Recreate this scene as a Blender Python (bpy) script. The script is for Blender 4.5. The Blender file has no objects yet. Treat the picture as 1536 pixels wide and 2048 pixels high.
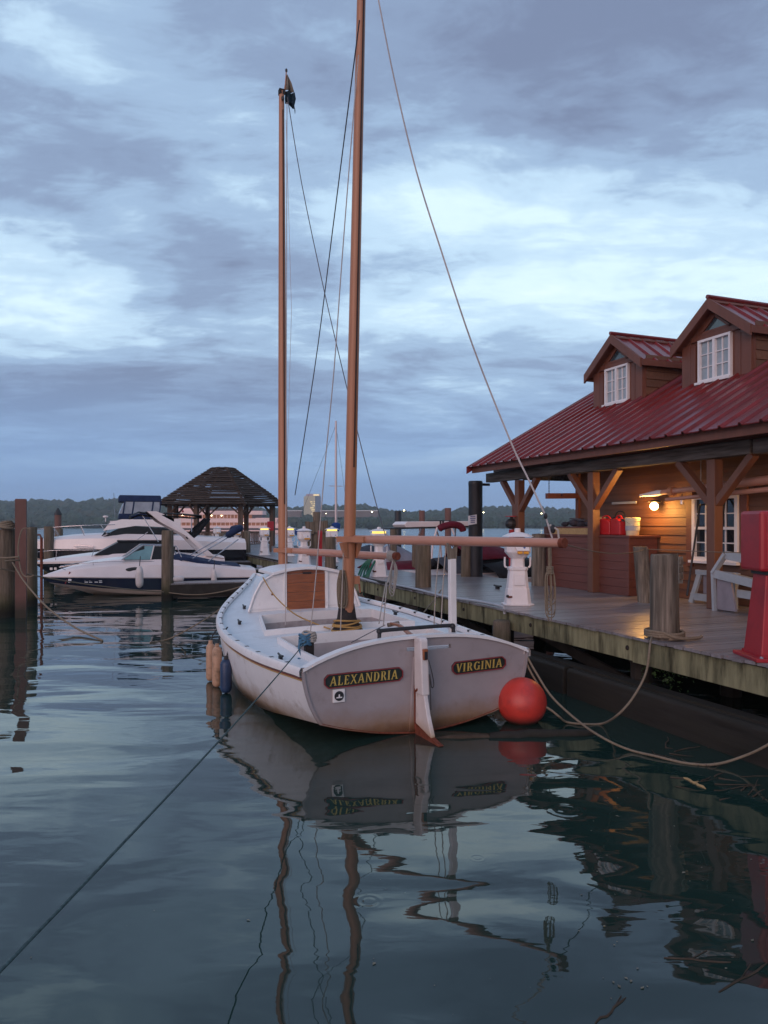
import bpy, math, random
from mathutils import Vector, Matrix, noise as mnoise
rnd = random.Random(11)
R = math.radians
V = Vector
scn = bpy.context.scene
col = scn.collection

# ------------------------------------------------------------------ camera, sky, sun, exposure
CAMH, FPX, HOR = 2.5, 1475.0, 1049.0
cam = bpy.data.cameras.new('camera'); camo = bpy.data.objects.new('camera', cam); col.objects.link(camo)
camo.location = (0, 0, CAMH); camo.rotation_euler = (R(90), 0, 0)
cam.sensor_fit = 'HORIZONTAL'; cam.sensor_width = 36.0; cam.lens = 36.0*FPX/1536
cam.shift_y = (HOR-1024)/1536.0
cam.clip_start = 0.05; cam.clip_end = 6000
scn.camera = camo

SUN_EL, SUN_AZ = 13.0, 205.0        # low glow in the west, behind the viewer
world = bpy.data.worlds.new('World'); scn.world = world; world.use_nodes = True
nt = world.node_tree; nt.nodes.clear(); N = nt.nodes; L = nt.links
def nd(t, **k):
    n = N.new(t)
    for a, b in k.items(): setattr(n, a, b)
    return n
def mth(op, a, b=None, c=None, clamp=False):
    n = N.new('ShaderNodeMath'); n.operation = op; n.use_clamp = clamp
    for i, q in enumerate((a, b, c)):
        if q is None: continue
        if isinstance(q, (int, float)): n.inputs[i].default_value = q
        else: L.new(q, n.inputs[i])
    return n.outputs[0]
out = nd('ShaderNodeOutputWorld'); bg = nd('ShaderNodeBackground'); bg.inputs['Strength'].default_value = 0.1
sky = nd('ShaderNodeTexSky', sky_type='NISHITA'); sky.sun_disc = False
sky.sun_elevation = R(SUN_EL); sky.sun_rotation = R(SUN_AZ)
tc = nd('ShaderNodeTexCoord'); sp = nd('ShaderNodeSeparateXYZ'); L.new(tc.outputs['Generated'], sp.inputs[0])
zc = mth('ADD', mth('MAXIMUM', sp.outputs[2], 0.0), 0.13)
cx = nd('ShaderNodeCombineXYZ')
L.new(mth('DIVIDE', sp.outputs[0], zc), cx.inputs[0]); L.new(mth('DIVIDE', sp.outputs[1], zc), cx.inputs[1])
def noi(scale, det, rough, dist, off, st=(1, 1, 1), rz=0):
    mp = nd('ShaderNodeMapping'); mp.inputs['Location'].default_value = off; mp.inputs['Scale'].default_value = st
    mp.inputs['Rotation'].default_value = (0, 0, rz)
    L.new(cx.outputs[0], mp.inputs[0]); n = nd('ShaderNodeTexNoise'); L.new(mp.outputs[0], n.inputs['Vector'])
    n.inputs['Scale'].default_value = scale; n.inputs['Detail'].default_value = det
    n.inputs['Roughness'].default_value = rough; n.inputs['Distortion'].default_value = dist
    return n.outputs[0]
SKYOFF = (3.1, 1.7, 0.0)
SKYROT = R(-24)
big = noi(0.62, 4, 0.52, 0.6, SKYOFF, (0.75, 1.25, 1), SKYROT)
mid = noi(2.3, 11, 0.64, 0.35, (7.3, 2.2, 0), (0.72, 1.2, 1), R(-20))
fin = noi(8.5, 8, 0.65, 0.7, (1.3, 9.2, 0), (0.7, 1.3, 1), R(-14))
val = mth('ADD', mth('ADD', mth('MULTIPLY', big, 0.86), mth('MULTIPLY', mid, 0.38)), mth('MULTIPLY', fin, 0.15))
val = mth('SUBTRACT', val, 0.20)
band = nd('ShaderNodeValToRGB'); L.new(sp.outputs[2], band.inputs[0])
cr = band.color_ramp; cr.interpolation = 'EASE'
cr.elements[0].position = 0.0; cr.elements[0].color = (.44,)*3+(1,)
cr.elements[1].position = 1.0; cr.elements[1].color = (.45,)*3+(1,)
for p, c in ((.10, .53), (.20, .545), (.30, .565), (.38, .575), (.48, .465), (.60, .42)):
    e = cr.elements.new(p); e.color = (c, c, c, 1)
val = mth('ADD', val, mth('SUBTRACT', band.outputs[0], 0.5))
ramp = nd('ShaderNodeValToRGB'); L.new(val, ramp.inputs[0]); cr = ramp.color_ramp; cr.interpolation = 'EASE'
stops = [(.35, (.165, .21, .325)), (.44, (.22, .295, .44)), (.515, (.30, .42, .59)), (.59, (.46, .625, .78)), (.68, (.62, .79, .89)), (.80, (.80, .92, .97))]
cr.elements[0].position = stops[0][0]; cr.elements[0].color = stops[0][1]+(1,)
cr.elements[1].position = stops[-1][0]; cr.elements[1].color = stops[-1][1]+(1,)
for p, c in stops[1:-1]:
    e = cr.elements.new(p); e.color = c+(1,)
hz = nd('ShaderNodeMapRange'); hz.interpolation_type = 'SMOOTHSTEP'; L.new(sp.outputs[2], hz.inputs[0])
hz.inputs[1].default_value = 0.02; hz.inputs[2].default_value = 0.24
mxh = nd('ShaderNodeMix', data_type='RGBA'); L.new(hz.outputs[0], mxh.inputs[0])
mxh.inputs[6].default_value = (.17, .29, .53, 1); L.new(ramp.outputs[0], mxh.inputs[7])
gain = nd('ShaderNodeVectorMath', operation='SCALE'); L.new(mxh.outputs[2], gain.inputs[0]); gain.inputs[3].default_value = 10.0
mxs = nd('ShaderNodeMix', data_type='RGBA'); mxs.inputs[0].default_value = 0.06
L.new(gain.outputs[0], mxs.inputs[6]); L.new(sky.outputs[0], mxs.inputs[7])
L.new(mxs.outputs[2], bg.inputs[0]); L.new(bg.outputs[0], out.inputs[0])

sun = bpy.data.lights.new('sun', 'SUN'); suno = bpy.data.objects.new('sun', sun); col.objects.link(suno)
sun.energy = 1.15; sun.angle = R(50); sun.color = (1.0, .64, .55)
sd = V((math.sin(R(SUN_AZ))*math.cos(R(SUN_EL)), math.cos(R(SUN_AZ))*math.cos(R(SUN_EL)), math.sin(R(SUN_EL))))
suno.rotation_euler = sd.to_track_quat('Z', 'Y').to_euler(); suno.location = (-10, -20, 30)
scn.view_settings.view_transform = 'Standard'; scn.view_settings.look = 'None'
scn.view_settings.exposure = 0.42; scn.view_settings.gamma = 1.0; scn.view_settings.use_curve_mapping = False
scn.cycles.use_denoising = True
scn.cycles.max_bounces = 6; scn.cycles.transparent_max_bounces = 8

# ------------------------------------------------------------------ measuring the photograph
def at(px, py, Y):                       # point at depth Y
    return V(((px-768)/FPX*Y, Y, CAMH-(py-HOR)/FPX*Y))
def on(px, py, z=0.0):                   # point on the level z
    Y = FPX*(CAMH-z)/(py-HOR); return at(px, py, Y)
TH = R(21.0)
DN = V((math.cos(TH), math.sin(TH), 0)); DU = V((-math.sin(TH), math.cos(TH), 0))
def dk(D, t, z=0.0): return DN*D + DU*t + V((0, 0, z))
DECK = 1.02

# ------------------------------------------------------------------ mesh helpers
class MB:
    def __init__(s): s.v = []; s.f = []
    def add(s, vs, fs):
        b = len(s.v); s.v += [V(p) for p in vs]; s.f += [tuple(i+b for i in f) for f in fs]; return s
    def box(s, c, d, M=None):
        c = V(c); x, y, z = d[0]/2, d[1]/2, d[2]/2
        ps = [V((a*x, b*y, e*z)) for e in (-1, 1) for a, b in ((-1, -1), (1, -1), (1, 1), (-1, 1))]
        if M is not None: ps = [M @ p for p in ps]
        return s.add([p+c for p in ps], [(3, 2, 1, 0), (4, 5, 6, 7), (0, 1, 5, 4), (1, 2, 6, 5), (2, 3, 7, 6), (3, 0, 4, 7)])
    def beam(s, p0, p1, w, h, up=(0, 0, 1), taper=1.0):
        p0, p1 = V(p0), V(p1); d = (p1-p0).normalized(); up = V(up)
        if abs(d.dot(up.normalized())) > .98: up = V((1, 0, 0))
        x = d.cross(up).normalized(); z = x.cross(d).normalized(); ps = []
        for p, k in ((p0, 1), (p1, taper)):
            for a, b in ((-1, -1), (1, -1), (1, 1), (-1, 1)): ps.append(p + x*(a*w/2*k) + z*(b*h/2*k))
        return s.add(ps, [(0, 1, 2, 3), (7, 6, 5, 4), (0, 4, 5, 1), (1, 5, 6, 2), (2, 6, 7, 3), (3, 7, 4, 0)])
    def tube(s, pts, r, n=8, cap=True):
        pts = [V(p) for p in pts]; m = len(pts)
        rs = r if isinstance(r, (list, tuple)) else [r]*m
        prev = None; vs = []
        for i, p in enumerate(pts):
            d = (pts[min(i+1, m-1)]-pts[max(i-1, 0)])
            d = d.normalized() if d.length > 1e-9 else V((0, 0, 1))
            if prev is None:
                a = V((0, 0, 1)) if abs(d.z) < .9 else V((1, 0, 0)); x = d.cross(a).normalized()
            else:
                x = (prev-d*prev.dot(d)); x = x.normalized() if x.length > 1e-6 else d.orthogonal().normalized()
            prev = x; y = d.cross(x)
            for k in range(n):
                a = 2*math.pi*k/n; vs.append(p + x*(math.cos(a)*rs[i]) + y*(math.sin(a)*rs[i]))
        fs = [(i*n+k, i*n+(k+1) % n, (i+1)*n+(k+1) % n, (i+1)*n+k) for i in range(m-1) for k in range(n)]
        if cap: fs += [tuple(range(n))[::-1], tuple(range((m-1)*n, m*n))]
        return s.add(vs, fs)
    def lathe(s, prof, n=16, c=(0, 0, 0), jit=0, sq=None):
        c = V(c); vs = []; m = len(prof)
        jj = [1+rnd.uniform(-jit, jit) for _ in range(n)]
        for r, z in prof:
            for k in range(n):
                a = 2*math.pi*(k+.5)/n; vs.append(c+V((math.cos(a)*r*jj[k], math.sin(a)*r*jj[k], z)))
        fs = [(i*n+k, i*n+(k+1) % n, (i+1)*n+(k+1) % n, (i+1)*n+k) for i in range(m-1) for k in range(n)]
        fs += [tuple(range(n))[::-1], tuple(range((m-1)*n, m*n))]
        return s.add(vs, fs)
    def strip(s, lines, close=False):
        m = len(lines[0]); vs = [p for l in lines for p in l]; k = len(lines)
        return s.add(vs, [(i*m+j, i*m+j+1, (i+1)*m+j+1, (i+1)*m+j) for i in range(k-1) for j in range(m-1)])
    def prism(s, pts, ext):                 # pts: 3d polygon, ext: extrusion vector
        ext = V(ext); n = len(pts); pts = [V(p) for p in pts]
        return s.add(pts+[p+ext for p in pts], [tuple(range(n))[::-1], tuple(range(n, 2*n))] + [(i, (i+1) % n, n+(i+1) % n, n+i) for i in range(n)])
    def ball(s, c, r, n=16, m=10, sz=(1, 1, 1)):
        c = V(c); vs = [c+V((0, 0, -r*sz[2]))]
        for i in range(1, m):
            a = -math.pi/2+math.pi*i/m
            for k in range(n):
                b = 2*math.pi*k/n; vs.append(c+V((math.cos(a)*math.cos(b)*r*sz[0], math.cos(a)*math.sin(b)*r*sz[1], math.sin(a)*r*sz[2])))
        vs.append(c+V((0, 0, r*sz[2]))); fs = []
        for k in range(n):
            fs.append((0, 1+(k+1) % n, 1+k)); fs.append((len(vs)-1, 1+(m-2)*n+k, 1+(m-2)*n+(k+1) % n))
            for i in range(m-2): fs.append((1+i*n+k, 1+i*n+(k+1) % n, 1+(i+1)*n+(k+1) % n, 1+(i+1)*n+k))
        return s.add(vs, fs)
    def mesh(s, name, mat, off=(0, 0, 0), smooth=None):
        off = V(off); me = bpy.data.meshes.new(name)
        me.from_pydata([tuple(p-off) for p in s.v], [], s.f)
        if mat: me.materials.append(mat)
        if smooth is not None:
            me.shade_smooth()
            if smooth < 180: me.set_sharp_from_angle(angle=R(smooth))
        me.update(); return me
    def build(s, name, mat, parent=None, off=(0, 0, 0), smooth=None, bevel=0, loc=(0, 0, 0), fix=True):
        me = s.mesh(name, mat, off, smooth)
        if fix:
            import bmesh
            bm = bmesh.new(); bm.from_mesh(me); bmesh.ops.recalc_face_normals(bm, faces=bm.faces); bm.to_mesh(me); bm.free()
        return put(name, me, parent, loc, bevel=bevel)
def put(name, me, parent=None, loc=(0, 0, 0), rot=(0, 0, 0), bevel=0):
    o = bpy.data.objects.new(name, me); col.objects.link(o); o.location = loc; o.rotation_euler = rot
    if parent: o.parent = parent
    if bevel:
        b = o.modifiers.new('bevel', 'BEVEL'); b.width = bevel; b.segments = 2; b.limit_method = 'ANGLE'; b.angle_limit = R(40)
    return o
def tag(o, label=None, cat=None, group=None, kind=None):
    if label: o['label'] = label
    if cat: o['category'] = cat
    if group: o['group'] = group
    if kind: o['kind'] = kind
    return o
def thing(name, label, cat, loc=(0, 0, 0), rz=0.0, group=None):
    o = bpy.data.objects.new(name, None); col.objects.link(o); o.location = loc; o.rotation_euler = (0, 0, rz); o.empty_display_size = .2
    return tag(o, label, cat, group)
def copy_tree(o, parent=None):
    c = o.copy(); col.objects.link(c)
    if parent: c.parent = parent
    for ch in [x for x in bpy.data.objects if x.parent == o]: copy_tree(ch, c)
    return c
def Rz(a): return Matrix.Rotation(a, 3, 'Z')
def Rx(a): return Matrix.Rotation(a, 3, 'X')
def Ry(a): return Matrix.Rotation(a, 3, 'Y')
def lerp(a, b, t): return a+(b-a)*t
def interp(tab, x):
    if x <= tab[0][0]: return tab[0][1]
    for (a, fa), (b, fb) in zip(tab, tab[1:]):
        if x <= b:
            return lerp(fa, fb, (x-a)/(b-a))
    return tab[-1][1]
def smooth_tab(tab, x):                     # Catmull-Rom through a table
    n = len(tab)
    if x <= tab[0][0]: return tab[0][1]
    if x >= tab[-1][0]: return tab[-1][1]
    for i in range(n-1):
        x0, x1 = tab[i][0], tab[i+1][0]
        if x <= x1:
            t = (x-x0)/(x1-x0); p1, p2 = tab[i][1], tab[i+1][1]
            m1 = (p2-tab[i-1][1])/(x1-tab[i-1][0])*(x1-x0) if i > 0 else p2-p1
            m2 = (tab[i+2][1]-p1)/(tab[i+2][0]-x0)*(x1-x0) if i < n-2 else p2-p1
            return (2*t**3-3*t*t+1)*p1+(t**3-2*t*t+t)*m1+(-2*t**3+3*t*t)*p2+(t**3-t*t)*m2
def spline(pts, k=8):
    pts = [V(p) for p in pts]; o = []
    for i in range(len(pts)-1):
        a = pts[max(i-1, 0)]; b = pts[i]; c = pts[i+1]; d = pts[min(i+2, len(pts)-1)]
        for j in range(k):
            t = j/k; o.append(.5*((2*b)+(c-a)*t+(2*a-5*b+4*c-d)*t*t+(3*b-a-3*c+d)*t**3))
    o.append(pts[-1]); return o
def sag(p0, p1, s, n=16):
    p0, p1 = V(p0), V(p1); return [p0.lerp(p1, i/n)-V((0, 0, s*4*(i/n)*(1-i/n))) for i in range(n+1)]

# ------------------------------------------------------------------ materials
MATS = {}
def M(name, c, rough=.6, var=.12, scale=5, st=(1, 1, 1), bump=0, bscale=None, metal=0, rndv=0, dirt=None, dscale=1.5, dthr=(.5, .7), wl=None, emit=None, spec=None, det=6, coat=0, damt=1.0):
    m = bpy.data.materials.new(name); m.use_nodes = True; t = m.node_tree; b = t.nodes['Principled BSDF']; l = t.links
    b.inputs['Roughness'].default_value = rough; b.inputs['Metallic'].default_value = metal
    if spec is None and rough > .68: spec = .15
    if spec is not None: b.inputs['Specular IOR Level'].default_value = spec
    if coat: b.inputs['Coat Weight'].default_value = coat; b.inputs['Coat Roughness'].default_value = .12
    tcn = t.nodes.new('ShaderNodeTexCoord'); oi = t.nodes.new('ShaderNodeObjectInfo')
    vm = t.nodes.new('ShaderNodeVectorMath'); vm.operation = 'MULTIPLY_ADD'
    cb = t.nodes.new('ShaderNodeCombineXYZ')
    for i in range(3): l.new(oi.outputs['Random'], cb.inputs[i])
    l.new(cb.outputs[0], vm.inputs[0]); vm.inputs[1].default_value = (37, 53, 71); l.new(tcn.outputs['Object'], vm.inputs[2])
    mp = t.nodes.new('ShaderNodeMapping'); mp.inputs['Scale'].default_value = st; l.new(vm.outputs[0], mp.inputs[0])
    nz = t.nodes.new('ShaderNodeTexNoise'); nz.inputs['Scale'].default_value = scale; nz.inputs['Detail'].default_value = det; nz.inputs['Roughness'].default_value = .6
    l.new(mp.outputs[0], nz.inputs['Vector'])
    mr = t.nodes.new('ShaderNodeMapRange'); mr.inputs[1].default_value = .3; mr.inputs[2].default_value = .7
    mr.inputs[3].default_value = 1-var; mr.inputs[4].default_value = 1+var; l.new(nz.outputs[0], mr.inputs[0])
    f = mr.outputs[0]
    if rndv:
        r2 = t.nodes.new('ShaderNodeMapRange'); r2.inputs[3].default_value = 1-rndv; r2.inputs[4].default_value = 1+rndv; l.new(oi.outputs['Random'], r2.inputs[0])
        mu = t.nodes.new('ShaderNodeMath'); mu.operation = 'MULTIPLY'; l.new(f, mu.inputs[0]); l.new(r2.outputs[0], mu.inputs[1]); f = mu.outputs[0]
    sc = t.nodes.new('ShaderNodeVectorMath'); sc.operation = 'SCALE'; sc.inputs[0].default_value = c; l.new(f, sc.inputs[3])
    cur = sc.outputs[0]
    if dirt:
        n2 = t.nodes.new('ShaderNodeTexNoise'); n2.inputs['Scale'].default_value = dscale; n2.inputs['Detail'].default_value = 7; n2.inputs['Roughness'].default_value = .65
        l.new(mp.outputs[0], n2.inputs['Vector'])
        m2 = t.nodes.new('ShaderNodeMapRange'); m2.inputs[1].default_value = dthr[0]; m2.inputs[2].default_value = dthr[1]; m2.inputs[4].default_value = damt; l.new(n2.outputs[0], m2.inputs[0])
        mx = t.nodes.new('ShaderNodeMix'); mx.data_type = 'RGBA'; l.new(m2.outputs[0], mx.inputs[0]); l.new(cur, mx.inputs[6]); mx.inputs[7].default_value = tuple(dirt)+(1,); cur = mx.outputs[2]
    for w in (wl or []):                    # tide mark: (colour, z full, z none, noise height, noise scale)
        g = t.nodes.new('ShaderNodeNewGeometry'); sx = t.nodes.new('ShaderNodeSeparateXYZ'); l.new(g.outputs['Position'], sx.inputs[0])
        n3 = t.nodes.new('ShaderNodeTexNoise'); n3.inputs['Scale'].default_value = w[4]; n3.inputs['Detail'].default_value = 8; n3.inputs['Roughness'].default_value = .7; l.new(g.outputs['Position'], n3.inputs['Vector'])
        ad = t.nodes.new('ShaderNodeMath'); ad.operation = 'MULTIPLY_ADD'; l.new(n3.outputs[0], ad.inputs[0]); ad.inputs[1].default_value = w[3]; l.new(sx.outputs[2], ad.inputs[2])
        m3 = t.nodes.new('ShaderNodeMapRange'); m3.inputs[1].default_value = w[2]+w[3]*.5; m3.inputs[2].default_value = w[1]+w[3]*.5; l.new(ad.outputs[0], m3.inputs[0])
        mx = t.nodes.new('ShaderNodeMix'); mx.data_type = 'RGBA'; l.new(m3.outputs[0], mx.inputs[0]); l.new(cur, mx.inputs[6]); mx.inputs[7].default_value = tuple(w[0])+(1,); cur = mx.outputs[2]
    l.new(cur, b.inputs['Base Color'])
    if bump:
        bp = t.nodes.new('ShaderNodeBump'); bp.inputs['Strength'].default_value = bump; bp.inputs['Distance'].default_value = .02
        nb = nz
        if bscale:
            nb = t.nodes.new('ShaderNodeTexNoise'); nb.inputs['Scale'].default_value = bscale; nb.inputs['Detail'].default_value = 5; l.new(mp.outputs[0], nb.inputs['Vector'])
        l.new(nb.outputs[0], bp.inputs['Height']); l.new(bp.outputs[0], b.inputs['Normal'])
    if emit:
        b.inputs['Emission Color'].default_value = tuple(emit[0])+(1,); b.inputs['Emission Strength'].default_value = emit[1]
    MATS[name] = m; return m
RUST = (.16, .075, .03)
m_hull = M('white_hull_paint', (.74, .72, .73), .38, .05, 3, bump=.05, dirt=(.42, .36, .32), dscale=3.2, dthr=(.56, .75), wl=[((.30, .18, .085), .08, .38, .28, 5), ((.07, .04, .022), .04, .18, .12, 8)])
m_deckp = M('white_deck_paint', (.66, .70, .74), .42, .06, 4, bump=.06, dirt=(.48, .49, .5), dscale=3, dthr=(.55, .8))
m_white = M('white_paint', (.76, .74, .74), .4, .06, 4, bump=.05, dirt=(.5, .46, .44), dscale=4, dthr=(.6, .8))
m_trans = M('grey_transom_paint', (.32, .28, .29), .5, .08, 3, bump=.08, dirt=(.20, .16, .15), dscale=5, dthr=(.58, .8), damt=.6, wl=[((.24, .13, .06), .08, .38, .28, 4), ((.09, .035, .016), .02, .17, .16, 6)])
m_well = M('grey_sole_paint', (.40, .36, .37), .55, .1, 5, dirt=(.25, .22, .22), dscale=4)
m_spar = M('buff_spar_paint', (.41, .175, .092), .42, .1, 2.5, (3, 3, .25), bump=.05, dirt=(.25, .09, .05), dscale=3, dthr=(.58, .85))
m_boom = M('pink_lit_spar_paint', (.46, .225, .16), .42, .1, 2.5, (3, .3, 3), bump=.05, dirt=(.34, .14, .1), dscale=3, dthr=(.58, .85))  # same paint as the masts, with pink evening light put into its colour
m_varn = M('varnished_wood', (.27, .085, .03), .3, .3, 3, (1.2, 9, 9), bump=.1, coat=.4)
m_boot = M('black_canvas_boot', (.035, .03, .03), .75, .3, 9, bump=.3)
m_black = M('black_fitting', (.018, .017, .02), .5, .2, 8)
m_rust = M('rusty_iron', (.17, .05, .03), .8, .35, 20, bump=.3)
m_plate = M('black_nameplate', (.012, .018, .014), .45, .2, 10)
m_redtrim = M('red_trim_paint', (.24, .025, .03), .45, .15, 10)
m_gold = M('gold_leaf', (.66, .46, .12), .38, .2, 30, metal=.35)
m_stripe_r = M('red_stripe_paint', (.22, .06, .04), .5, .15, 10)
m_stripe_y = M('yellow_stripe_paint', (.48, .30, .09), .5, .15, 10)
m_rope = M('tan_rope', (.21, .165, .12), .9, .25, 60, bump=.4)
m_ropew = M('pale_rope', (.40, .355, .32), .9, .2, 60, bump=.4)
m_ropeo = M('ochre_rope', (.42, .25, .09), .85, .2, 60, bump=.3)
m_ropeb = M('blue_rope', (.07, .17, .27), .85, .35, 70, bump=.4)
m_ropet = M('teal_rope', (.075, .11, .11), .85, .45, 55, bump=.4)
m_wire = M('dark_rigging_wire', (.07, .07, .085), .45, .1, 20)
m_line = M('pale_rigging_line', (.42, .38, .37), .7, .15, 40)
m_fendt = M('tan_fender', (.48, .29, .19), .5, .15, 6, dirt=(.2, .13, .08), dscale=6)
m_fendb = M('blue_fender', (.02, .045, .11), .45, .2, 6)
m_fendw = M('white_fender', (.68, .60, .58), .45, .12, 6)
m_buoy = M('red_buoy_vinyl', (.56, .045, .032), .42, .12, 3, bump=.05, dirt=(.38, .035, .03), dscale=5, wl=[((.06, .025, .02), .02, .14, .07, 8)])
ALG = ((.055, .06, .02), .1, .75, .5, 3.5)
m_pile = M('weathered_piling', (.155, .12, .092), .9, .45, 3.5, (5, 5, .45), bump=.55, dirt=(.075, .065, .04), dscale=1.2, dthr=(.45, .75), wl=[ALG, ((.02, .018, .014), .15, .5, .3, 3)])
m_pilegrey = M('grey_piling', (.19, .16, .13), .9, .5, 3.5, (7, 7, .4), bump=.8, dirt=(.06, .05, .04), dscale=1.4, dthr=(.42, .68))
m_pilebr = M('brown_pile_wrap', (.165, .085, .072), .7, .12, 3, (1, 1, .4), bump=.1, wl=[((.05, .04, .03), .2, .6, .3, 3)])
m_pileblk = M('black_pile_wrap', (.016, .016, .02), .55, .3, 5, (2, 2, .7), bump=.3)
m_board = M('grey_deck_board', (.205, .19, .20), .30, .16, 3, (.6, 9, 4), bump=.25, rndv=.22, dirt=(.17, .155, .15), dscale=1.3, dthr=(.5, .75))
m_fascia = M('mossy_fascia_wood', (.22, .21, .125), .9, .4, 1.6, (3, 3.4, .6), bump=.4, rndv=.12, dirt=(.045, .042, .026), dscale=1.5, dthr=(.47, .66))
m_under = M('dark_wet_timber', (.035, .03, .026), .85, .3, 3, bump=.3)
m_log = M('floating_timber', (.028, .025, .022), .75, .35, 2, (4, .4, 4), bump=.4, dirt=(.03, .028, .022), dscale=1.4, dthr=(.4, .7))
m_drift = M('driftwood', (.065, .047, .035), .85, .35, 6, (1, 1, 1), bump=.4)
m_siding = M('brown_siding', (.13, .056, .028), .6, .2, 2, (8, .5, 8), bump=.2, rndv=.14)
m_trim = M('brown_trim', (.15, .052, .03), .55, .15, 2.5, (3, 3, .5), bump=.12, rndv=.06)
m_postp = M('brown_post_paint', (.14, .058, .034), .55, .14, 2.5, (3, 3, .4), bump=.12)
m_locker = M('maroon_locker_paint', (.135, .042, .03), .55, .14, 2, (5, .6, 5), bump=.12, rndv=.07)
m_roof = M('red_metal_roof', (.19, .022, .022), .24, .16, 2, (1.5, 1, 1), bump=.02, metal=.1, rndv=.08, dirt=(.13, .02, .02), dscale=1.2, dthr=(.45, .7))
m_beam = M('weathered_beam', (.13, .115, .105), .9, .5, 2, (7, .5, 7), bump=.6, dirt=(.045, .04, .035), dscale=1.5)
m_wframe = M('white_window_paint', (.74, .71, .71), .45, .05, 5)
def glass_dark(name, c, rough=.06, emit=None):
    m = M(name, c, rough, .25, 2.0, emit=emit); m.node_tree.nodes['Principled BSDF'].inputs['Specular IOR Level'].default_value = .9; return m
m_pane = glass_dark('reflecting_pane', (.045, .065, .075), .09)
m_pane2 = glass_dark('dark_pane', (.012, .013, .016), .04)
m_curtain = M('pane_with_blind', (.30, .36, .40), .25, .2, 3, (6, 1, 1))
m_ped = M('white_pedestal', (.76, .70, .70), .4, .05, 4, dirt=(.55, .47, .45), dscale=4, dthr=(.6, .85))
m_amber = M('amber_lens', (.75, .35, .04), .4, .1, 9)
m_redped = M('red_pedestal', (.36, .014, .022), .45, .1, 4, bump=.05, dirt=(.25, .012, .02), dscale=3)
m_gaz = M('weathered_gazebo_wood', (.055, .040, .033), .9, .3, 3, (1, 1, 1), bump=.3, rndv=.3)
m_gazp = M('gazebo_post_wood', (.125, .08, .06), .9, .25, 3, (3, 3, .5), bump=.3)
m_gel = M('white_gelcoat', (.76, .66, .64), .28, .04, 2, coat=.3)
m_gelc = M('cream_gelcoat', (.62, .49, .42), .3, .06, 2, wl=[((.16, .12, .08), .0, .12, .06, 8)])
m_navy = M('navy_gelcoat', (.012, .017, .042), .25, .1, 3, coat=.3)
m_blk = M('black_gelcoat', (.012, .011, .016), .25, .1, 3, coat=.3)
m_cnavy = M('navy_canvas', (.018, .03, .075), .8, .25, 5, bump=.2)
m_cblk = M('black_canvas', (.014, .014, .017), .8, .3, 5, bump=.2)
m_cmar = M('maroon_canvas', (.13, .014, .028), .8, .25, 5, bump=.2)
m_cgrey = M('grey_canvas', (.24, .22, .25), .85, .15, 4, bump=.2)
m_cdk = M('slate_canvas', (.05, .055, .07), .85, .2, 4, bump=.2)
m_cblue = M('blue_sail_cover', (.02, .055, .21), .8, .2, 6, bump=.2)
m_steel = M('stainless_rail', (.55, .52, .53), .25, .05, 5, metal=.9)
m_alu = M('pale_mast_aluminium', (.52, .44, .44), .4, .05, 5, metal=.3)
m_teal = glass_dark('teal_windscreen', (.10, .22, .25), .08)
m_dwin = M('smoked_window', (.012, .011, .014), .3, .2, 3, spec=.2)
m_vinyl = M('clear_vinyl', (.26, .27, .31), .2, .15, 3)
m_redcan = M('red_plastic_can', (.45, .018, .022), .38, .08, 5)
m_bucket = M('pale_plastic_bucket', (.60, .54, .36), .45, .12, 7)
m_greywood = M('pale_grey_paint', (.33, .36, .39), .55, .12, 4, bump=.1)
m_box = M('pale_board_box', (.40, .27, .13), .7, .2, 3, (.5, 5, 5))
m_junk = M('dark_gear', (.04, .035, .045), .7, .4, 6)
m_sign = M('white_sign', (.66, .66, .70), .5, .05, 8)
m_signb = M('blue_sign_print', (.05, .09, .28), .5, .05, 8)
m_hoseg = M('green_hose', (.012, .10, .06), .4, .2, 10)
m_hose = M('grey_hose', (.34, .36, .40), .5, .1, 10)
m_flagt = M('tan_burgee_cloth', (.22, .19, .16), .9, .15, 8)
m_flagd = M('dark_burgee_cloth', (.015, .03, .045), .9, .2, 8)
m_leaf = M('ivy_leaf', (.035, .075, .018), .6, .3, 9, rndv=.3)
m_plaque = M('grey_plaque', (.20, .21, .20), .55, .2, 14, bump=.2)
m_ship = M('ship_white_paint', (.84, .58, .54), .5, .04, .3)
m_shipd = M('ship_dark_band', (.03, .025, .04), .4, .1, .4)
m_shipl = M('ship_lit_saloon', (.14, .05, .03), .6, .6, .45, (1, 1, .2), emit=((1, .36, .14), .11))
m_track = M('dark_sail_track', (.045, .02, .014), .6, .2, 8)
m_lampy = M('lit_yellow_lens', (.9, .7, .15), .4, .05, 5, emit=((1, .72, .12), 1.1))
m_lampw = M('lit_white_lamp', (.9, .8, .5), .4, .05, 5, emit=((1, .86, .45), 14))
m_globe = M('lit_globe', (.9, .7, .4), .4, .02, 5, emit=((1, .66, .22), 13))
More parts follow.
